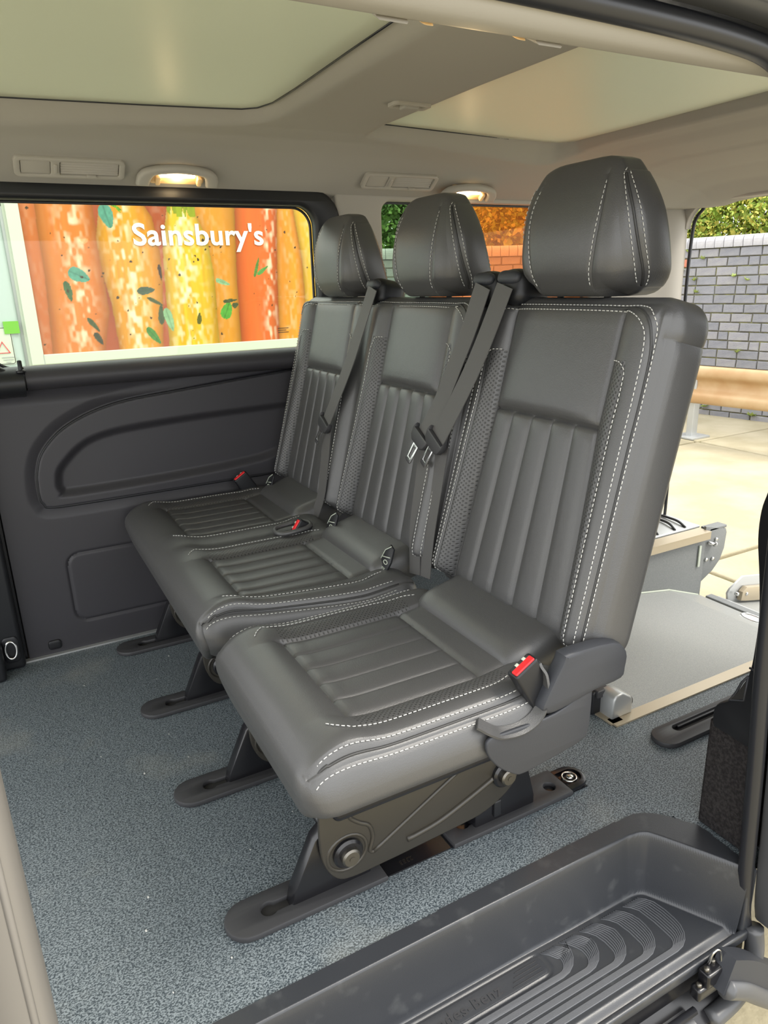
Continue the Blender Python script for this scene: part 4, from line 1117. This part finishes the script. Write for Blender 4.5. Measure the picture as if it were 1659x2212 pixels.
# ================================================================== CEILING THINGS: vents, grab handles with lamps
# the cove of the headliner above the far windows leans about 30 degrees: u along X, v up the slope, w towards the cabin
CV = np.array([0, -.80, .60]); CW = np.array([0, -.60, -.80])
def cove(x0, y, z):
    o = np.array([x0, y, z]); return lambda u, v, ww: (o[0] + u, o[1] + CV[1]*v + CW[1]*ww, o[2] + CV[2]*v + CW[2]*ww)
def vent(x0, label):
    fr = cove(x0, 2.038, 1.272)
    t = thing('air_vent', (x0 + .125, 2.02, 1.28), label, 'vent', 'ceiling air vents')
    obj('bezel', *plate_mesh(rrect(0, 0, .250, .060, .014, 5), [rrect(.014, .010, .080, .050, .003, 3)[::-1], rrect(.100, .010, .236, .050, .004, 3)[::-1]], .012, .003, lambda u, v, ww: fr(u, v, ww - .004)), TRIMCREAM, t, angle=40)
    obj('blank_cover', *plate_mesh(rrect(.015, .011, .079, .049, .003, 3), [], .008, .001, lambda u, v, ww: fr(u, v, ww - .003)), TRIMCREAM, t, angle=40)
    obj('backing', *plate_mesh(rrect(.098, .008, .238, .052, .003, 3), [], .003, .0005, lambda u, v, ww: fr(u, v, ww - .006)), PILLARDK, t, smooth=False)
    for k in range(5):
        v0 = .0128 + k * .0074
        obj('louvre', *plate_mesh(rrect(.1015, v0, .2345, v0 + .0050, .002, 2), [], .005, .001, lambda u, v, ww: fr(u, v, ww + .0005 - (v - v0) * .8)), TRIMCREAM, t, angle=40)
    obj('thumb_wheel', *plate_mesh(rrect(.086, .016, .095, .044, .004, 4), [], .008, .003, lambda u, v, ww: fr(u, v, ww + .004)), TRIMCREAM, t, angle=40)
    obj('slide_knob', *plate_mesh(rrect(.160, .006, .184, .014, .004, 4), [], .008, .002, lambda u, v, ww: fr(u, v, ww + .003)), TRIMCREAM, t, angle=40)
vent(.122, 'cream air vent above the truck window, beside the front grab handle')
vent(1.035, 'cream air vent above the rear side window, between two headrests')
def grab_handle(fr, loc, label, power, flip=1):
    t = thing('grab_handle', loc, label, 'handle', 'lit grab handles')
    outer = smooth_curve([(.0, .0), (.004, .030), (.030, .052), (.105, .064), (.180, .052), (.206, .030), (.210, .0)], 5)
    inner = smooth_curve([(.178, .0), (.172, .026), (.158, .038), (.105, .043), (.052, .038), (.038, .026), (.032, .0)], 4)
    ringp = list(map(tuple, outer)) + list(map(tuple, inner))
    obj('grip', *plate_mesh(ringp, [], .020, .007, lambda u, v, ww: fr(u, v + .002, ww * flip + .004 * flip)), TRIMCREAM, t, angle=50)
    obj('base_plate', *plate_mesh(rrect(.034, -.006, .176, .048, .012, 5), [], .008, .003, lambda u, v, ww: fr(u, v, (ww - .004) * flip)), LAMPWARM, t, angle=40)
    obj('lamp_lens', *plate_mesh(rrect(.056, .020, .150, .0315, .004, 4), [], .006, .002, lambda u, v, ww: fr(u, v, (ww + .003) * flip)), LAMPLIT, t, angle=40)
    for u0 in (.048, .154): obj('hinge_clip', *plate_mesh(rrect(u0, .002, u0 + .012, .028, .004, 3), [], .014, .002, lambda u, v, ww: fr(u, v, (ww + .004) * flip)), LAMPWARM, t, angle=40)
    ld = bpy.data.lights.new('lamp_glow', 'POINT'); ld.energy = power; ld.color = (1.0, .72, .38); ld.shadow_soft_size = .02
    lo = bpy.data.objects.new('lamp_glow', ld); COL.objects.link(lo); lo.parent = t
    p = np.array(fr(.105, .016, .016 * flip)); lo.location = p - np.array(loc)
fr = cove(.398, 2.042, 1.270); grab_handle(fr, (.50, 2.02, 1.28), 'cream grab handle with lit lamp above the truck window', .16)
fr = cove(1.315, 2.055, 1.257); grab_handle(fr, (1.42, 2.03, 1.27), 'cream grab handle with lit lamp above the rear side window', .16)
nv = lambda u, v, ww: (.345 + u, .640 - .5 * ww + .85 * v, 1.230 + .5 * v - .6 * ww)
grab_handle(nv, (.45, .64, 1.22), 'cream grab handle with lit lamp above the side door opening', .10)

# ================================================================== OUTSIDE: truck, ground, wall, guardrail, planting
TY = 5.5
tr = thing('delivery_truck', (1.5, 6.4, -.55), 'white delivery truck with a big carrot poster parked beside the van', 'truck')
obj('box_body', *box((.225, TY + .03, .44), (2.86, 7.30, 2.15)), WHITE, tr, smooth=False)
fm = lambda u, v, ww: (u, TY + .028 - ww, v)
bodyframe = obj('poster_frame', *plate_mesh([(.242,.538),(2.84,.538),(2.84,2.06),(.242,2.06)], [[(.323,.605),(.323,1.98),(2.76,1.98),(2.76,.605)]], .030, .004, fm), WHITE, tr, smooth=False)
obj('frame_joint', *box((.320, TY - .0035, .538), (.325, TY, .606)), ALUGREY, bodyframe, smooth=False)
# printed poster: a flat sheet with one colour per vertex
PX = np.linspace(.318, 2.765, 470); PZ = np.linspace(.60, 1.985, 270)
X, Z = np.meshgrid(PX, PZ, indexing='ij')
def edge(pts):
    p = sorted([(b, a) for a, b in pts]); zz = [q[0] for q in p]; xx = [q[1] for q in p]
    return np.interp(Z, [.0] + zz + [2.4], [xx[0]] + xx + [xx[-1]])
def vnoise(x, z, sx, sz, seed):
    r = np.random.default_rng(seed); g = r.random((80, 80)); u = (x * sx) % 79; v = (z * sz) % 79
    i = u.astype(int); j = v.astype(int); fu = u - i; fv = v - j; fu = fu*fu*(3-2*fu); fv = fv*fv*(3-2*fv)
    return (g[i, j]*(1-fu)*(1-fv) + g[i+1, j]*fu*(1-fv) + g[i, j+1]*(1-fu)*fv + g[i+1, j+1]*fu*fv)
def L3(h): return np.array(lin(h)[:3])
E0 = edge([(.424,1.598),(.414,1.418),(.412,1.087),(.384,.615)]); E1 = edge([(.776,1.607),(.783,1.421),(.784,1.286),(.794,.865),(.727,.591)])
E2 = edge([(.83,1.75),(.83,1.608),(.773,1.354),(.786,1.106),(.816,.921),(.828,.584)]); E3 = edge([(1.05,1.70),(1.094,1.615),(1.165,1.493),(1.19,1.284),(1.192,1.112),(1.133,.563)])
E4 = edge([(1.278,1.578),(1.213,1.284),(1.2,.995),(1.182,.591)]); E5 = edge([(1.45,1.582),(1.541,1.355),(1.566,1.134),(1.564,.565)])
E6 = edge([(1.771,1.588),(1.744,1.131),(1.731,.554)]); E7 = edge([(2.101,1.595),(2.068,1.126),(2.044,.534)]); E8 = edge([(2.229,1.583),(2.281,1.201),(2.29,.8),(2.28,.518)])
E9 = E8 + .22; E10 = E9 + .25
colr = np.zeros(X.shape + (3,)); colr[:] = L3('#a8532f')
dark = vnoise(X, Z, 9, 3, 3)
colr = colr * (0.75 + .5 * dark)[..., None]
def carrot(l, r, c1, c2, hl, hpos, hw, seed, order_shade=.55):
    global colr
    s = (X - l) / np.maximum(r - l, 1e-4); m = (s > 0) & (s < 1)
    n = vnoise(X, Z, 55, 3.5, seed) * .6 + vnoise(X, Z, 24, 2, seed + 1) * .4
    base = L3(c1)[None, None] * (1 - n)[..., None] + L3(c2)[None, None] * n[..., None]
    base = base * (1 - order_shade * np.abs(2 * s - 1) ** 3)[..., None]
    h = np.exp(-((s - hpos) / hw) ** 2) * np.clip(vnoise(X, Z, 50, 26, seed + 2) * 1.9 - .75 + .5 * vnoise(X, Z, 6, 4, seed + 3) - .25, 0, 1) * hl
    base = base * (1 - h)[..., None] + np.array([.95, .86, .62])[None, None] * h[..., None]
    colr = np.where(m[..., None], base, colr)
carrot(E0 * 0 + .30, E0 + .02, '#d1763a', '#c46a38', .1, .5, .3, 11)
carrot(E3 - .02, E4 + .02, '#b5582c', '#a84f2c', .1, .5, .3, 21)
carrot(E0, E1, '#dc7a33', '#e58a3a', .8, .55, .22, 31)
carrot(E2, E3, '#ea8d22', '#efab2f', .9, .42, .28, 41)
carrot(E5 - .03, E6, '#e39a2a', '#d98d2c', .15, .4, .3, 51)
carrot(E4, E5, '#efa51e', '#f2cf3a', 1.0, .45, .32, 61)
carrot(E6, E7, '#e8662a', '#e5762e', .9, .80, .14, 71)
carrot(E7, E8, '#ea8a2a', '#f0a52c', .25, .5, .3, 81)
carrot(E8, E9, '#efb02c', '#f0c040', .3, .5, .3, 91)
carrot(E9, E10, '#e07a30', '#e89038', .5, .5, .3, 101); carrot(E10, E10 + .3, '#efa030', '#efb840', .5, .5, .3, 111)
# red bloom between carrots, yellow stalk top
gm = ((X > E4 + .0) & (X < E5 + .02) & (Z > 1.50)); gt = vnoise(X, Z, 75, 9, 131)
colr = np.where((gm & (gt + (Z - 1.50) * 6 > .55))[..., None], L3('#8f9a1e') * (.6 + .8 * gt[..., None]), colr)
def leaf(cx, cz, a, b, ang, c):
    global colr
    ca, sa = math.cos(ang), math.sin(ang); u = (X - cx) * ca + (Z - cz) * sa; v = -(X - cx) * sa + (Z - cz) * ca
    e = (u / a) ** 2 + (np.abs(v) / (b * np.clip(1 - .35 * u / a, .3, 2))) ** 2; m = e < 1
    shade = (.8 + .35 * vnoise(X, Z, 60, 60, int(cx * 1000)) - .35 * np.exp(-(v / (b * .12)) ** 2))
    colr = np.where(m[..., None], L3(c)[None, None] * shade[..., None], colr)
T, Dk, Br, Pl = '#5fa08a', '#4f5a34', '#5aa83a', '#8fb98a'
for q in ((.862,1.496,.078,.044,-1.35,T),(.629,1.116,.072,.043,-.45,T),(.546,1.015,.068,.023,-1.4,'#4a6a40'),(1.062,1.004,.062,.026,.08,'#4f5f4a'),(1.176,1.127,.055,.011,-1.5,'#43301f'),
          (1.150,.834,.070,.021,1.5,'#4d5a38'),(1.117,.927,.062,.013,-.5,Dk),(1.204,.795,.085,.028,-1.35,Pl),(1.079,.688,.072,.026,-.95,'#4f8a3a'),(1.425,.792,.042,.017,1.4,'#6a6a2c'),
          (1.629,1.047,.056,.017,-.35,Pl),(1.642,.843,.066,.040,1.15,Br),(1.673,.912,.056,.013,.1,Dk),(1.711,.879,.026,.020,.3,Dk),(1.905,1.150,.075,.012,1.25,'#5f8a3a'),(1.950,1.125,.055,.014,.6,'#5f9a4a'),
          (.677,.784,.060,.016,-.95,Dk),(.698,.689,.048,.020,-1.1,'#4a4a34'),(.905,1.575,.075,.012,-.6,'#5f9a2a'),(.93,1.56,.05,.008,-1.0,'#6faa2a')): leaf(*q)
rs = np.random.default_rng(5)
for k in range(120):
    r_ = rs.random(); leaf(.33 + rs.random() * 2.35, .62 + rs.random() * 1.3, .004 + .010 * r_**3, .003 + .008 * r_**3, rs.random() * 3, '#4a3820')
pv = np.stack([X, np.full_like(X, TY + .0265), Z], -1).reshape(-1, 3); nu, nvv = X.shape
me = bpy.data.meshes.new('carrot_poster')
me.from_pydata((pv - wl(tr)).tolist(), [], grid_faces(nu, nvv).tolist())
ca_ = me.color_attributes.new('print', 'FLOAT_COLOR', 'POINT')
ca_.data.foreach_set('color', np.concatenate([colr.reshape(-1, 3) * .74, np.ones((nu * nvv, 1))], 1).astype(np.float32).ravel())
pm = mat('poster_print', '#ffffff', .45, spec=.3)
at = pm.node_tree.nodes.new('ShaderNodeVertexColor'); at.layer_name = 'print'
pm.node_tree.links.new(at.outputs[0], pm.node_tree.nodes['Principled BSDF'].inputs['Base Color'])
poster = from_mesh('carrot_poster', me, pm, tr, label='poster of roast carrots sprinkled with herb leaves')
V, F, co = text_vf("Sainsbury's", .2, .004, .0040, lambda u, v, ww: (u, v, ww), 1.03)
sx = .956 / (co[:, 0].max() - co[:, 0].min()); hS = co[:, 1].max(); sz = .150 / hS
V = np.stack([1.018 + (co[:, 0] - co[:, 0].min()) * sx, np.full(len(co), TY + .024) - (V[:, 2]), 1.311 + co[:, 1] * sz], 1)
obj('poster_lettering', V, F, mat('white_lettering', '#dfe0d6', .5), poster, smooth=False)
V, F, co = text_vf('LICENSED', .022, .002, 0, lambda u, v, ww: (u, v, ww))
mb = MB(); 
for k in range(3): mb.add(*box((2.04, TY + .024, .655 + k * .016), (2.13 - .02 * (k == 1), TY + .0262, .659 + k * .016)))
mb.build('small_print', DARK, poster, smooth=False, kind='stuff')
# cab, chassis, wheels
obj('cab', *rbox((-1.60, TY + .02, -.05), (.206, 7.25, 1.70), (.06, .03, .06), (4, 4, 4)), WHITECAB, tr)
obj('green_stripe', *box((.110, TY + .008, .755), (.203, TY + .020, .835)), GREEN, tr, smooth=False)
obj('cab_gap', *box((.20, TY + .05, .30), (.235, 7.2, 1.55)), ALUGREY, tr, smooth=False)
pl_ = obj('notice_plate', *plate_mesh(rrect(-.05, .555, .150, .80, .015, 4), [], .004, .001, lambda u, v, ww: (u, TY + .018 - ww, v)), WHITE, tr, smooth=False)
obj('notice_border', *tube_vf(np.array([(u, TY + .0135, v) for u, v in rrect(-.045, .56, .145, .795, .015, 4)]), .0022, 4, True), DARK, pl_)
obj('warning_triangle', *tube_vf(np.array([(.045, TY + .013, .632), (.122, TY + .013, .632), (.084, TY + .013, .705)]), .005, 4, True), RED, pl_)
mb = MB()
for k, wq in enumerate((.075, .06, .03)): mb.add(*box((.105 - wq / 2, TY + .011, .60 - k * .016), (.105 + wq / 2, TY + .0135, .606 - k * .016)))
mb.build('notice_text', ALUGREY, pl_, smooth=False, kind='stuff')
obj('chassis', *box((-1.4, TY + .15, -.20), (2.8, 7.1, .43)), DARK, tr, smooth=False)
for x in (-1.0, 2.0): obj('wheel', *cyl_vf((x, TY + .32, -.17), (x, TY + .05, -.17), .378, 28, .03), TYRE, tr, angle=40)
mb = MB()
for x, z in ((.66, .498), (1.9, .498)): mb.add(*rbox((x, TY + .01, z), (x + .06, TY + .03, z + .03), .006))
mb.build('marker_lamp', mat('amber_lens', '#e0742a', .3), tr)

# ---- concrete ground in slabs with soil joints
ground = struct(obj('ground', [(-14, -8, -.575), (22, -8, -.575), (22, 26, -.575), (-14, 26, -.575)], [(0, 1, 2, 3)], SOIL, smooth=False))
gx = [-13.5, -9.5, -5.5, -1.5, 3.25, 5.9, 9.5, 13.5, 18]; gy = [-7.5, -3.5, .2, 2.45, 4.55, 8.5, 12.5, 17, 22]
for i in range(len(gx) - 1):
    for j in range(len(gy) - 1):
        j1, j2 = random.uniform(-.012, .012), random.uniform(-.003, .003)
        V, F = rbox((gx[i] + .016, gy[j] + .016, -.66), (gx[i+1] - .016, gy[j+1] - .016, -.55 + j2), .015, (2, 2, 2))
        obj('slab', V, F, CONC, ground)

# ---- boundary wall: single bricks in mortar, rounded coping
AD = np.array([-.155, .988, 0]); AD /= np.linalg.norm(AD); AN = np.array([-AD[1], AD[0], 0])      # AN faces the van
AO = np.array([7.22, 5.042, 0]); CORN = AO + AD * 1.50
BO = CORN; BD = np.array([3.45, 7.95, 0]) - CORN; BD[2] = 0; BL = np.linalg.norm(BD); BD /= BL; BN = np.array([BD[1] * 1.0, -BD[0], 0]); BN = BN if BN[1] < 0 else -BN
wall = thing('boundary_wall', (7.0, 5.5, -.55), 'old grey brick boundary wall with rounded coping behind the guardrail', 'wall')
CH, BLN, ZB, ZT = .0975, .232, -.55, 1.265
def wall_core(name, O, Dv, Nv, s0, s1):
    V = []
    for s, n_, z in ((s0, 0, ZB), (s1, 0, ZB), (s1, 0, ZT + .07), (s0, 0, ZT + .07)): V.append(O + Dv * s + Nv * -.012 + np.array([0, 0, z]))
    for s, n_, z in ((s0, 0, ZB), (s1, 0, ZB), (s1, 0, ZT + .07), (s0, 0, ZT + .07)): V.append(O + Dv * s - Nv * .24 + np.array([0, 0, z]))
    return obj(name, V, [(0, 1, 2, 3), (7, 6, 5, 4), (0, 4, 5, 1), (1, 5, 6, 2), (2, 6, 7, 3), (3, 7, 4, 0)], MORTAR, wall, smooth=False)
wall_core('mortar_core', AO, AD, AN, -2.2, 1.75); wall_core('mortar_core', BO, BD, BN, -.2, BL)
proto_b = {}
def brick_proto(kind, k):
    """a slightly uneven brick centred on its face centre; local x along the wall, y out of the wall"""
    key = (kind, k)
    if key not in proto_b:
        r = np.random.default_rng(100 + k * 7 + len(kind))
        Lx = {'brick': BLN - .012, 'half': BLN / 2 - .012, 'cope': .098}[kind]
        if kind == 'cope':
            a = np.linspace(-.15, PI * .8, 8); V = []; 
            for x in (-Lx / 2, Lx / 2):
                V += [(x, .035 * math.cos(q) if q < PI / 2 else -.16 * (q - PI / 2), .062 * math.sin(q) if q < PI/2 else .062) for q in a] + [(x, -.13, -.055), (x, .03, -.055)]
            n = len(a) + 2; F = [tuple(range(n)), tuple(range(n, 2*n))[::-1]] + [(q, (q+1) % n, n + (q+1) % n, n + q) for q in range(n)]
            me = bpy.data.meshes.new('coping_brick'); me.from_pydata(V, [], F); me.materials.append(COPE)
        else:
            V, F = box((-Lx/2, -.05, -CH/2 + .006), (Lx/2, .006, CH/2 - .006))
            b_ = .006; V2 = V.copy(); 
            fr_i = [2, 3, 7, 6]
            V = V + r.uniform(-.003, .003, V.shape)
            bmv = bmesh.new(); vv = [bmv.verts.new(v) for v in V]
            for f in F: bmv.faces.new([vv[i] for i in f])
            bmesh.ops.bevel(bmv, geom=[e for e in bmv.edges if all(v.co.y > 0 for v in e.verts)], offset=.006, segments=1, affect='EDGES')
            bmesh.ops.recalc_face_normals(bmv, faces=bmv.faces)
            me = bpy.data.meshes.new('brick'); bmv.to_mesh(me); bmv.free()
            me.materials.append(BRRED if k == 9 else BR[k % 3])
        proto_b[key] = me
    return proto_b[key]
def lay(O, Dv, Nv, s0, s1, seen, seed, zlift=0.0):
    r = random.Random(seed); ang = math.atan2(-Nv[0], Nv[1]); mbs = {}
    zc = ZT - CH / 2; row = 0
    def put(kind, s, z, k):
        me = brick_proto(kind, k); p = O + Dv * s + Nv * r.uniform(-.004, .004) + np.array([0, 0, z])
        if seen(s, z):
            o = bpy.data.objects.new('coping_brick' if kind == 'cope' else 'brick', me); COL.objects.link(o); o.parent = wall
            o.location = p - wl(wall); o.rotation_euler = (0, r.uniform(-.006, .006), ang)
        else:
            n = len(me.vertices); co = np.zeros(n*3); me.vertices.foreach_get('co', co); co = co.reshape(-1, 3)
            V = p + co[:, 0:1] * np.array([math.cos(ang), math.sin(ang), 0]) + co[:, 1:2] * Nv + co[:, 2:3] * np.array([0, 0, 1.0])
            mbs.setdefault('cope' if kind == 'cope' else k % 3, MB()).add(V, [tuple(q.vertices) for q in me.polygons])
    while zc > ZB:
        s = s0 + (BLN / 2 if row % 2 else 0) + r.uniform(-.02, .02)
        while s < s1:
            if r.random() < .14: put('half', s + BLN / 4, zc, r.randrange(6)); s += BLN / 2
            else: put('brick', s + BLN / 2, zc, 9 if (row == 1 and abs(s - .80) < .12 and seed == 1) else r.randrange(6)); s += BLN
        zc -= CH; row += 1
    s = s0
    while s < s1: put('cope', s + .05, ZT + .058, r.randrange(2)); s += .104
    for k, mb in mbs.items(): mb.build('coping_run' if k == 'cope' else 'brick_run', COPE if k == 'cope' else BR[k], wall, smooth=False, kind='stuff')
lay(AO, AD, AN, -2.2, 1.5, lambda s, z: -.25 < s < 1.02 and (z > -.10 or z < -.33), 1)
lay(BO, BD, BN, 0.0, BL, lambda s, z: (.9 < s < 2.05 or s > 3.2) and z > .45, 2)

# ---- guardrail in front of the wall
gr = thing('guardrail', (5.9, 4.7, -.55), 'weathered beige steel guardrail on short posts in front of the brick wall', 'guardrail')
GO = np.array([5.97, 4.70, 0]); prof = smooth_curve([(-.015,-.205),(.020,-.190),(.035,-.150),(.030,-.105),(-.020,-.065),(-.032,-.020),(-.020,.020),(.030,.062),(.038,.105),(.022,.145),(-.015,.160)], 3)
V = []; ss = np.linspace(-3.2, 3.2, 9); n = len(prof)
for s in ss:
    for a, b in prof: V.append(GO + AD * s + AN * a + np.array([0, 0, b]))
for s in ss:
    for a, b in prof: V.append(GO + AD * s + AN * (a - .006) + np.array([0, 0, b]))
F = []; off_ = len(ss) * n
for i in range(len(ss) - 1):
    for k in range(n - 1):
        F.append((i*n + k, i*n + k + 1, (i+1)*n + k + 1, (i+1)*n + k)); F.append((off_ + i*n + k, off_ + (i+1)*n + k, off_ + (i+1)*n + k + 1, off_ + i*n + k + 1))
for i in range(len(ss) - 1):
    for k in (0, n - 1): F.append((i*n + k, (i+1)*n + k, off_ + (i+1)*n + k, off_ + i*n + k))
obj('rail_beam', V, F, GUARD, gr)
for s in (-2.6, -1.1, .02, 1.9, 3.0):
    p = GO + AD * s - AN * .06
    po = obj('post', *rbox((p[0] - .04, p[1] - .035, -.55), (p[0] + .04, p[1] + .035, .06), .006, (2, 2, 2)), ALUGREY, gr)
    obj('base_plate', *rbox((p[0] - .13, p[1] - .12, -.552), (p[0] + .13, p[1] + .12, -.530), .004, (2, 2, 2)), ALUGREY, po)
for s in (.35, -.95): obj('rail_bolt', *cyl_vf(GO + AD * s - AN * .028, GO + AD * s + AN * -.008, .012, 10, .003) if False else cyl_vf(GO + AD * s + AN * -.034, GO + AD * s + AN * -.012, .012, 10, .003), BOLT, gr)

# ---- weeds and shrubs
def leaves_vf(n, centre, rad, size, seed, shell=.55, flat=.6):
    r = np.random.default_rng(seed); d = r.normal(size=(n, 3)); d /= np.linalg.norm(d, axis=1, keepdims=True)
    rr = (shell + (1 - shell) * r.random(n)) ; lump = .82 + .11 * np.sin(d[:, 0] * 5 + seed) * np.cos(d[:, 2] * 6 + seed) + .06 * np.sin(d[:, 1] * 9 + seed * 2)
    P = np.array(centre) + d * (rr * lump)[:, None] * np.array(rad)
    u = r.normal(size=(n, 3)); u /= np.linalg.norm(u, axis=1, keepdims=True); v = r.normal(size=(n, 3)); v -= u * np.sum(u*v, 1, keepdims=True); v /= np.linalg.norm(v, axis=1, keepdims=True)
    s = size * (.6 + .8 * r.random(n))[:, None]
    V = np.stack([P - u*s, P + v*s*flat, P + u*s, P - v*s*flat], 1).reshape(-1, 3)
    F = np.arange(n * 4).reshape(-1, 4)
    return V, F
def shrub(loc, rad, n, size, mats, label, seed):
    t = thing('hedge_shrub', loc, label, 'shrub', 'shrubs behind the wall')
    c = np.array(loc) + np.array([0, 0, rad[2] * .95])
    V, F = leaves_vf(n, c, rad, size, seed, .72)
    V2, F2 = leaves_vf(n // 6, c, np.array(rad) * .86, size * 2.6, seed + 50, .7)
    F = np.vstack([F, F2 + len(V)]); V = np.vstack([V, V2]); n = len(F)
    me = bpy.data.meshes.new('foliage'); me.from_pydata((V - wl(t)).tolist(), [], F.tolist())
    o = from_mesh('foliage', me, mats, t, smooth=False, kind='stuff')
    me.polygons.foreach_set('material_index', np.random.default_rng(seed).integers(0, len(mats), n).tolist())
    obj('stem', *tube_vf([np.array(loc), np.array(loc) + [.05, .02, rad[2]]], .06, 8), BARK, t)
shrub((8.6, 3.9, -.55), (1.0, 1.25, 2.0), 42000, .022, LEAF, 'yellow-green shrub above the wall at the right of the rear opening', 1)
shrub((8.45, 6.3, -.55), (.95, 1.15, 2.0), 42000, .022, LEAF, 'yellow-green shrub beside the near headrest above the wall', 2)
shrub((8.9, 1.5, -.55), (1.0, 1.1, 2.0), 9000, .04, LEAF, 'yellow-green shrub farthest right behind the wall', 3)
shrub((6.9, 8.35, -.55), (1.0, .85, 2.1), 16000, .035, LEAF, 'olive shrub seen through the orange tinted window part', 4)
shrub((4.85, 9.3, -.55), (1.0, .9, 2.2), 16000, .035, LEAFD, 'deep green shrub left of the middle headrest', 5)
shrub((11.2, 5.2, -.55), (1.3, 2.6, 3.0), 20000, .05, LEAF, 'taller yellow-green shrub behind the others', 6)
shrub((8.9, 10.6, -.55), (1.6, 1.6, 2.8), 9000, .07, LEAF, 'tall olive shrub behind the wall corner', 7)
weeds = [(.80, 1.235, 'weed tuft under the wall coping, left of the other one there'), (.62, 1.155, 'star-shaped weed tuft one course below the wall coping'), (.70, .93, 'small weed tuft on the fourth course of the wall near the seat'),
         (.86, 1.02, 'weed tuft on the wall right behind the dark seal of the rear opening'), (.25, .96, 'green weed tuft in the middle of the wall, left of its neighbour'), (.10, .92, 'weed tuft in the middle of the wall nearest the right edge'),
         (.66, .80, 'pale weed sprig lowest on the left of the wall above the seat shoulder'), (.12, .17, 'bright weed tuft on the wall just above the guardrail'), (.42, -.46, 'leafy weed at the foot of the wall beside the guardrail post'),
         (.24, -.37, 'weed tuft under the guardrail, second from the post'), (.02, -.36, 'weed tuft under the guardrail, third from the post'), (-.13, -.50, 'weed at the wall foot farthest right under the guardrail')]
base = None
for k, (s, z, lb) in enumerate(weeds):
    p = AO + AD * s + AN * .03 + np.array([0, 0, z])
    if base is None:
        V, F = [], []
        r = np.random.default_rng(3)
        for q in range(14):
            a = r.uniform(0, 2*PI); l = r.uniform(.03, .07); d = np.array([math.cos(a), math.sin(a) * .6, r.uniform(.2, .9)]); d /= np.linalg.norm(d); sd = np.cross(d, [0, 0, 1.0]); sd /= np.linalg.norm(sd)
            i0 = len(V); V += [d * 0, d * l * .5 + sd * .012, d * l, d * l * .5 - sd * .012]; F.append((i0, i0+1, i0+2, i0+3))
        base = obj('weed_tuft', V, F, mat('weed_green', '#a5b565', .7), None, smooth=False); o = base
    else:
        o = base.copy(); COL.objects.link(o)
    o.location = p; o.rotation_euler = (0, 0, k * 1.3); o.scale = (1, 1, 1) if z > -.3 else (1.6, 1.6, 1.3)
    tag(o, lb, 'weed', 'weeds on the brick wall')

# ---- a few pale crumbs on the vinyl
mb = MB(); rc = random.Random(4)
for k in range(46):
    x, y = rc.uniform(.02, 1.0), rc.uniform(.80, 1.95); q = rc.uniform(.0008, .0018)
    mb.add(*rbox((x - q, y - q * 1.4, .0002), (x + q, y + q * 1.4, .0002 + q * 1.2), q * .5, (2, 2, 2)))
tag(mb.build('floor_crumbs', THREAD, None, kind='stuff'), 'tiny pale crumbs scattered over the blue-grey van floor', 'crumbs')
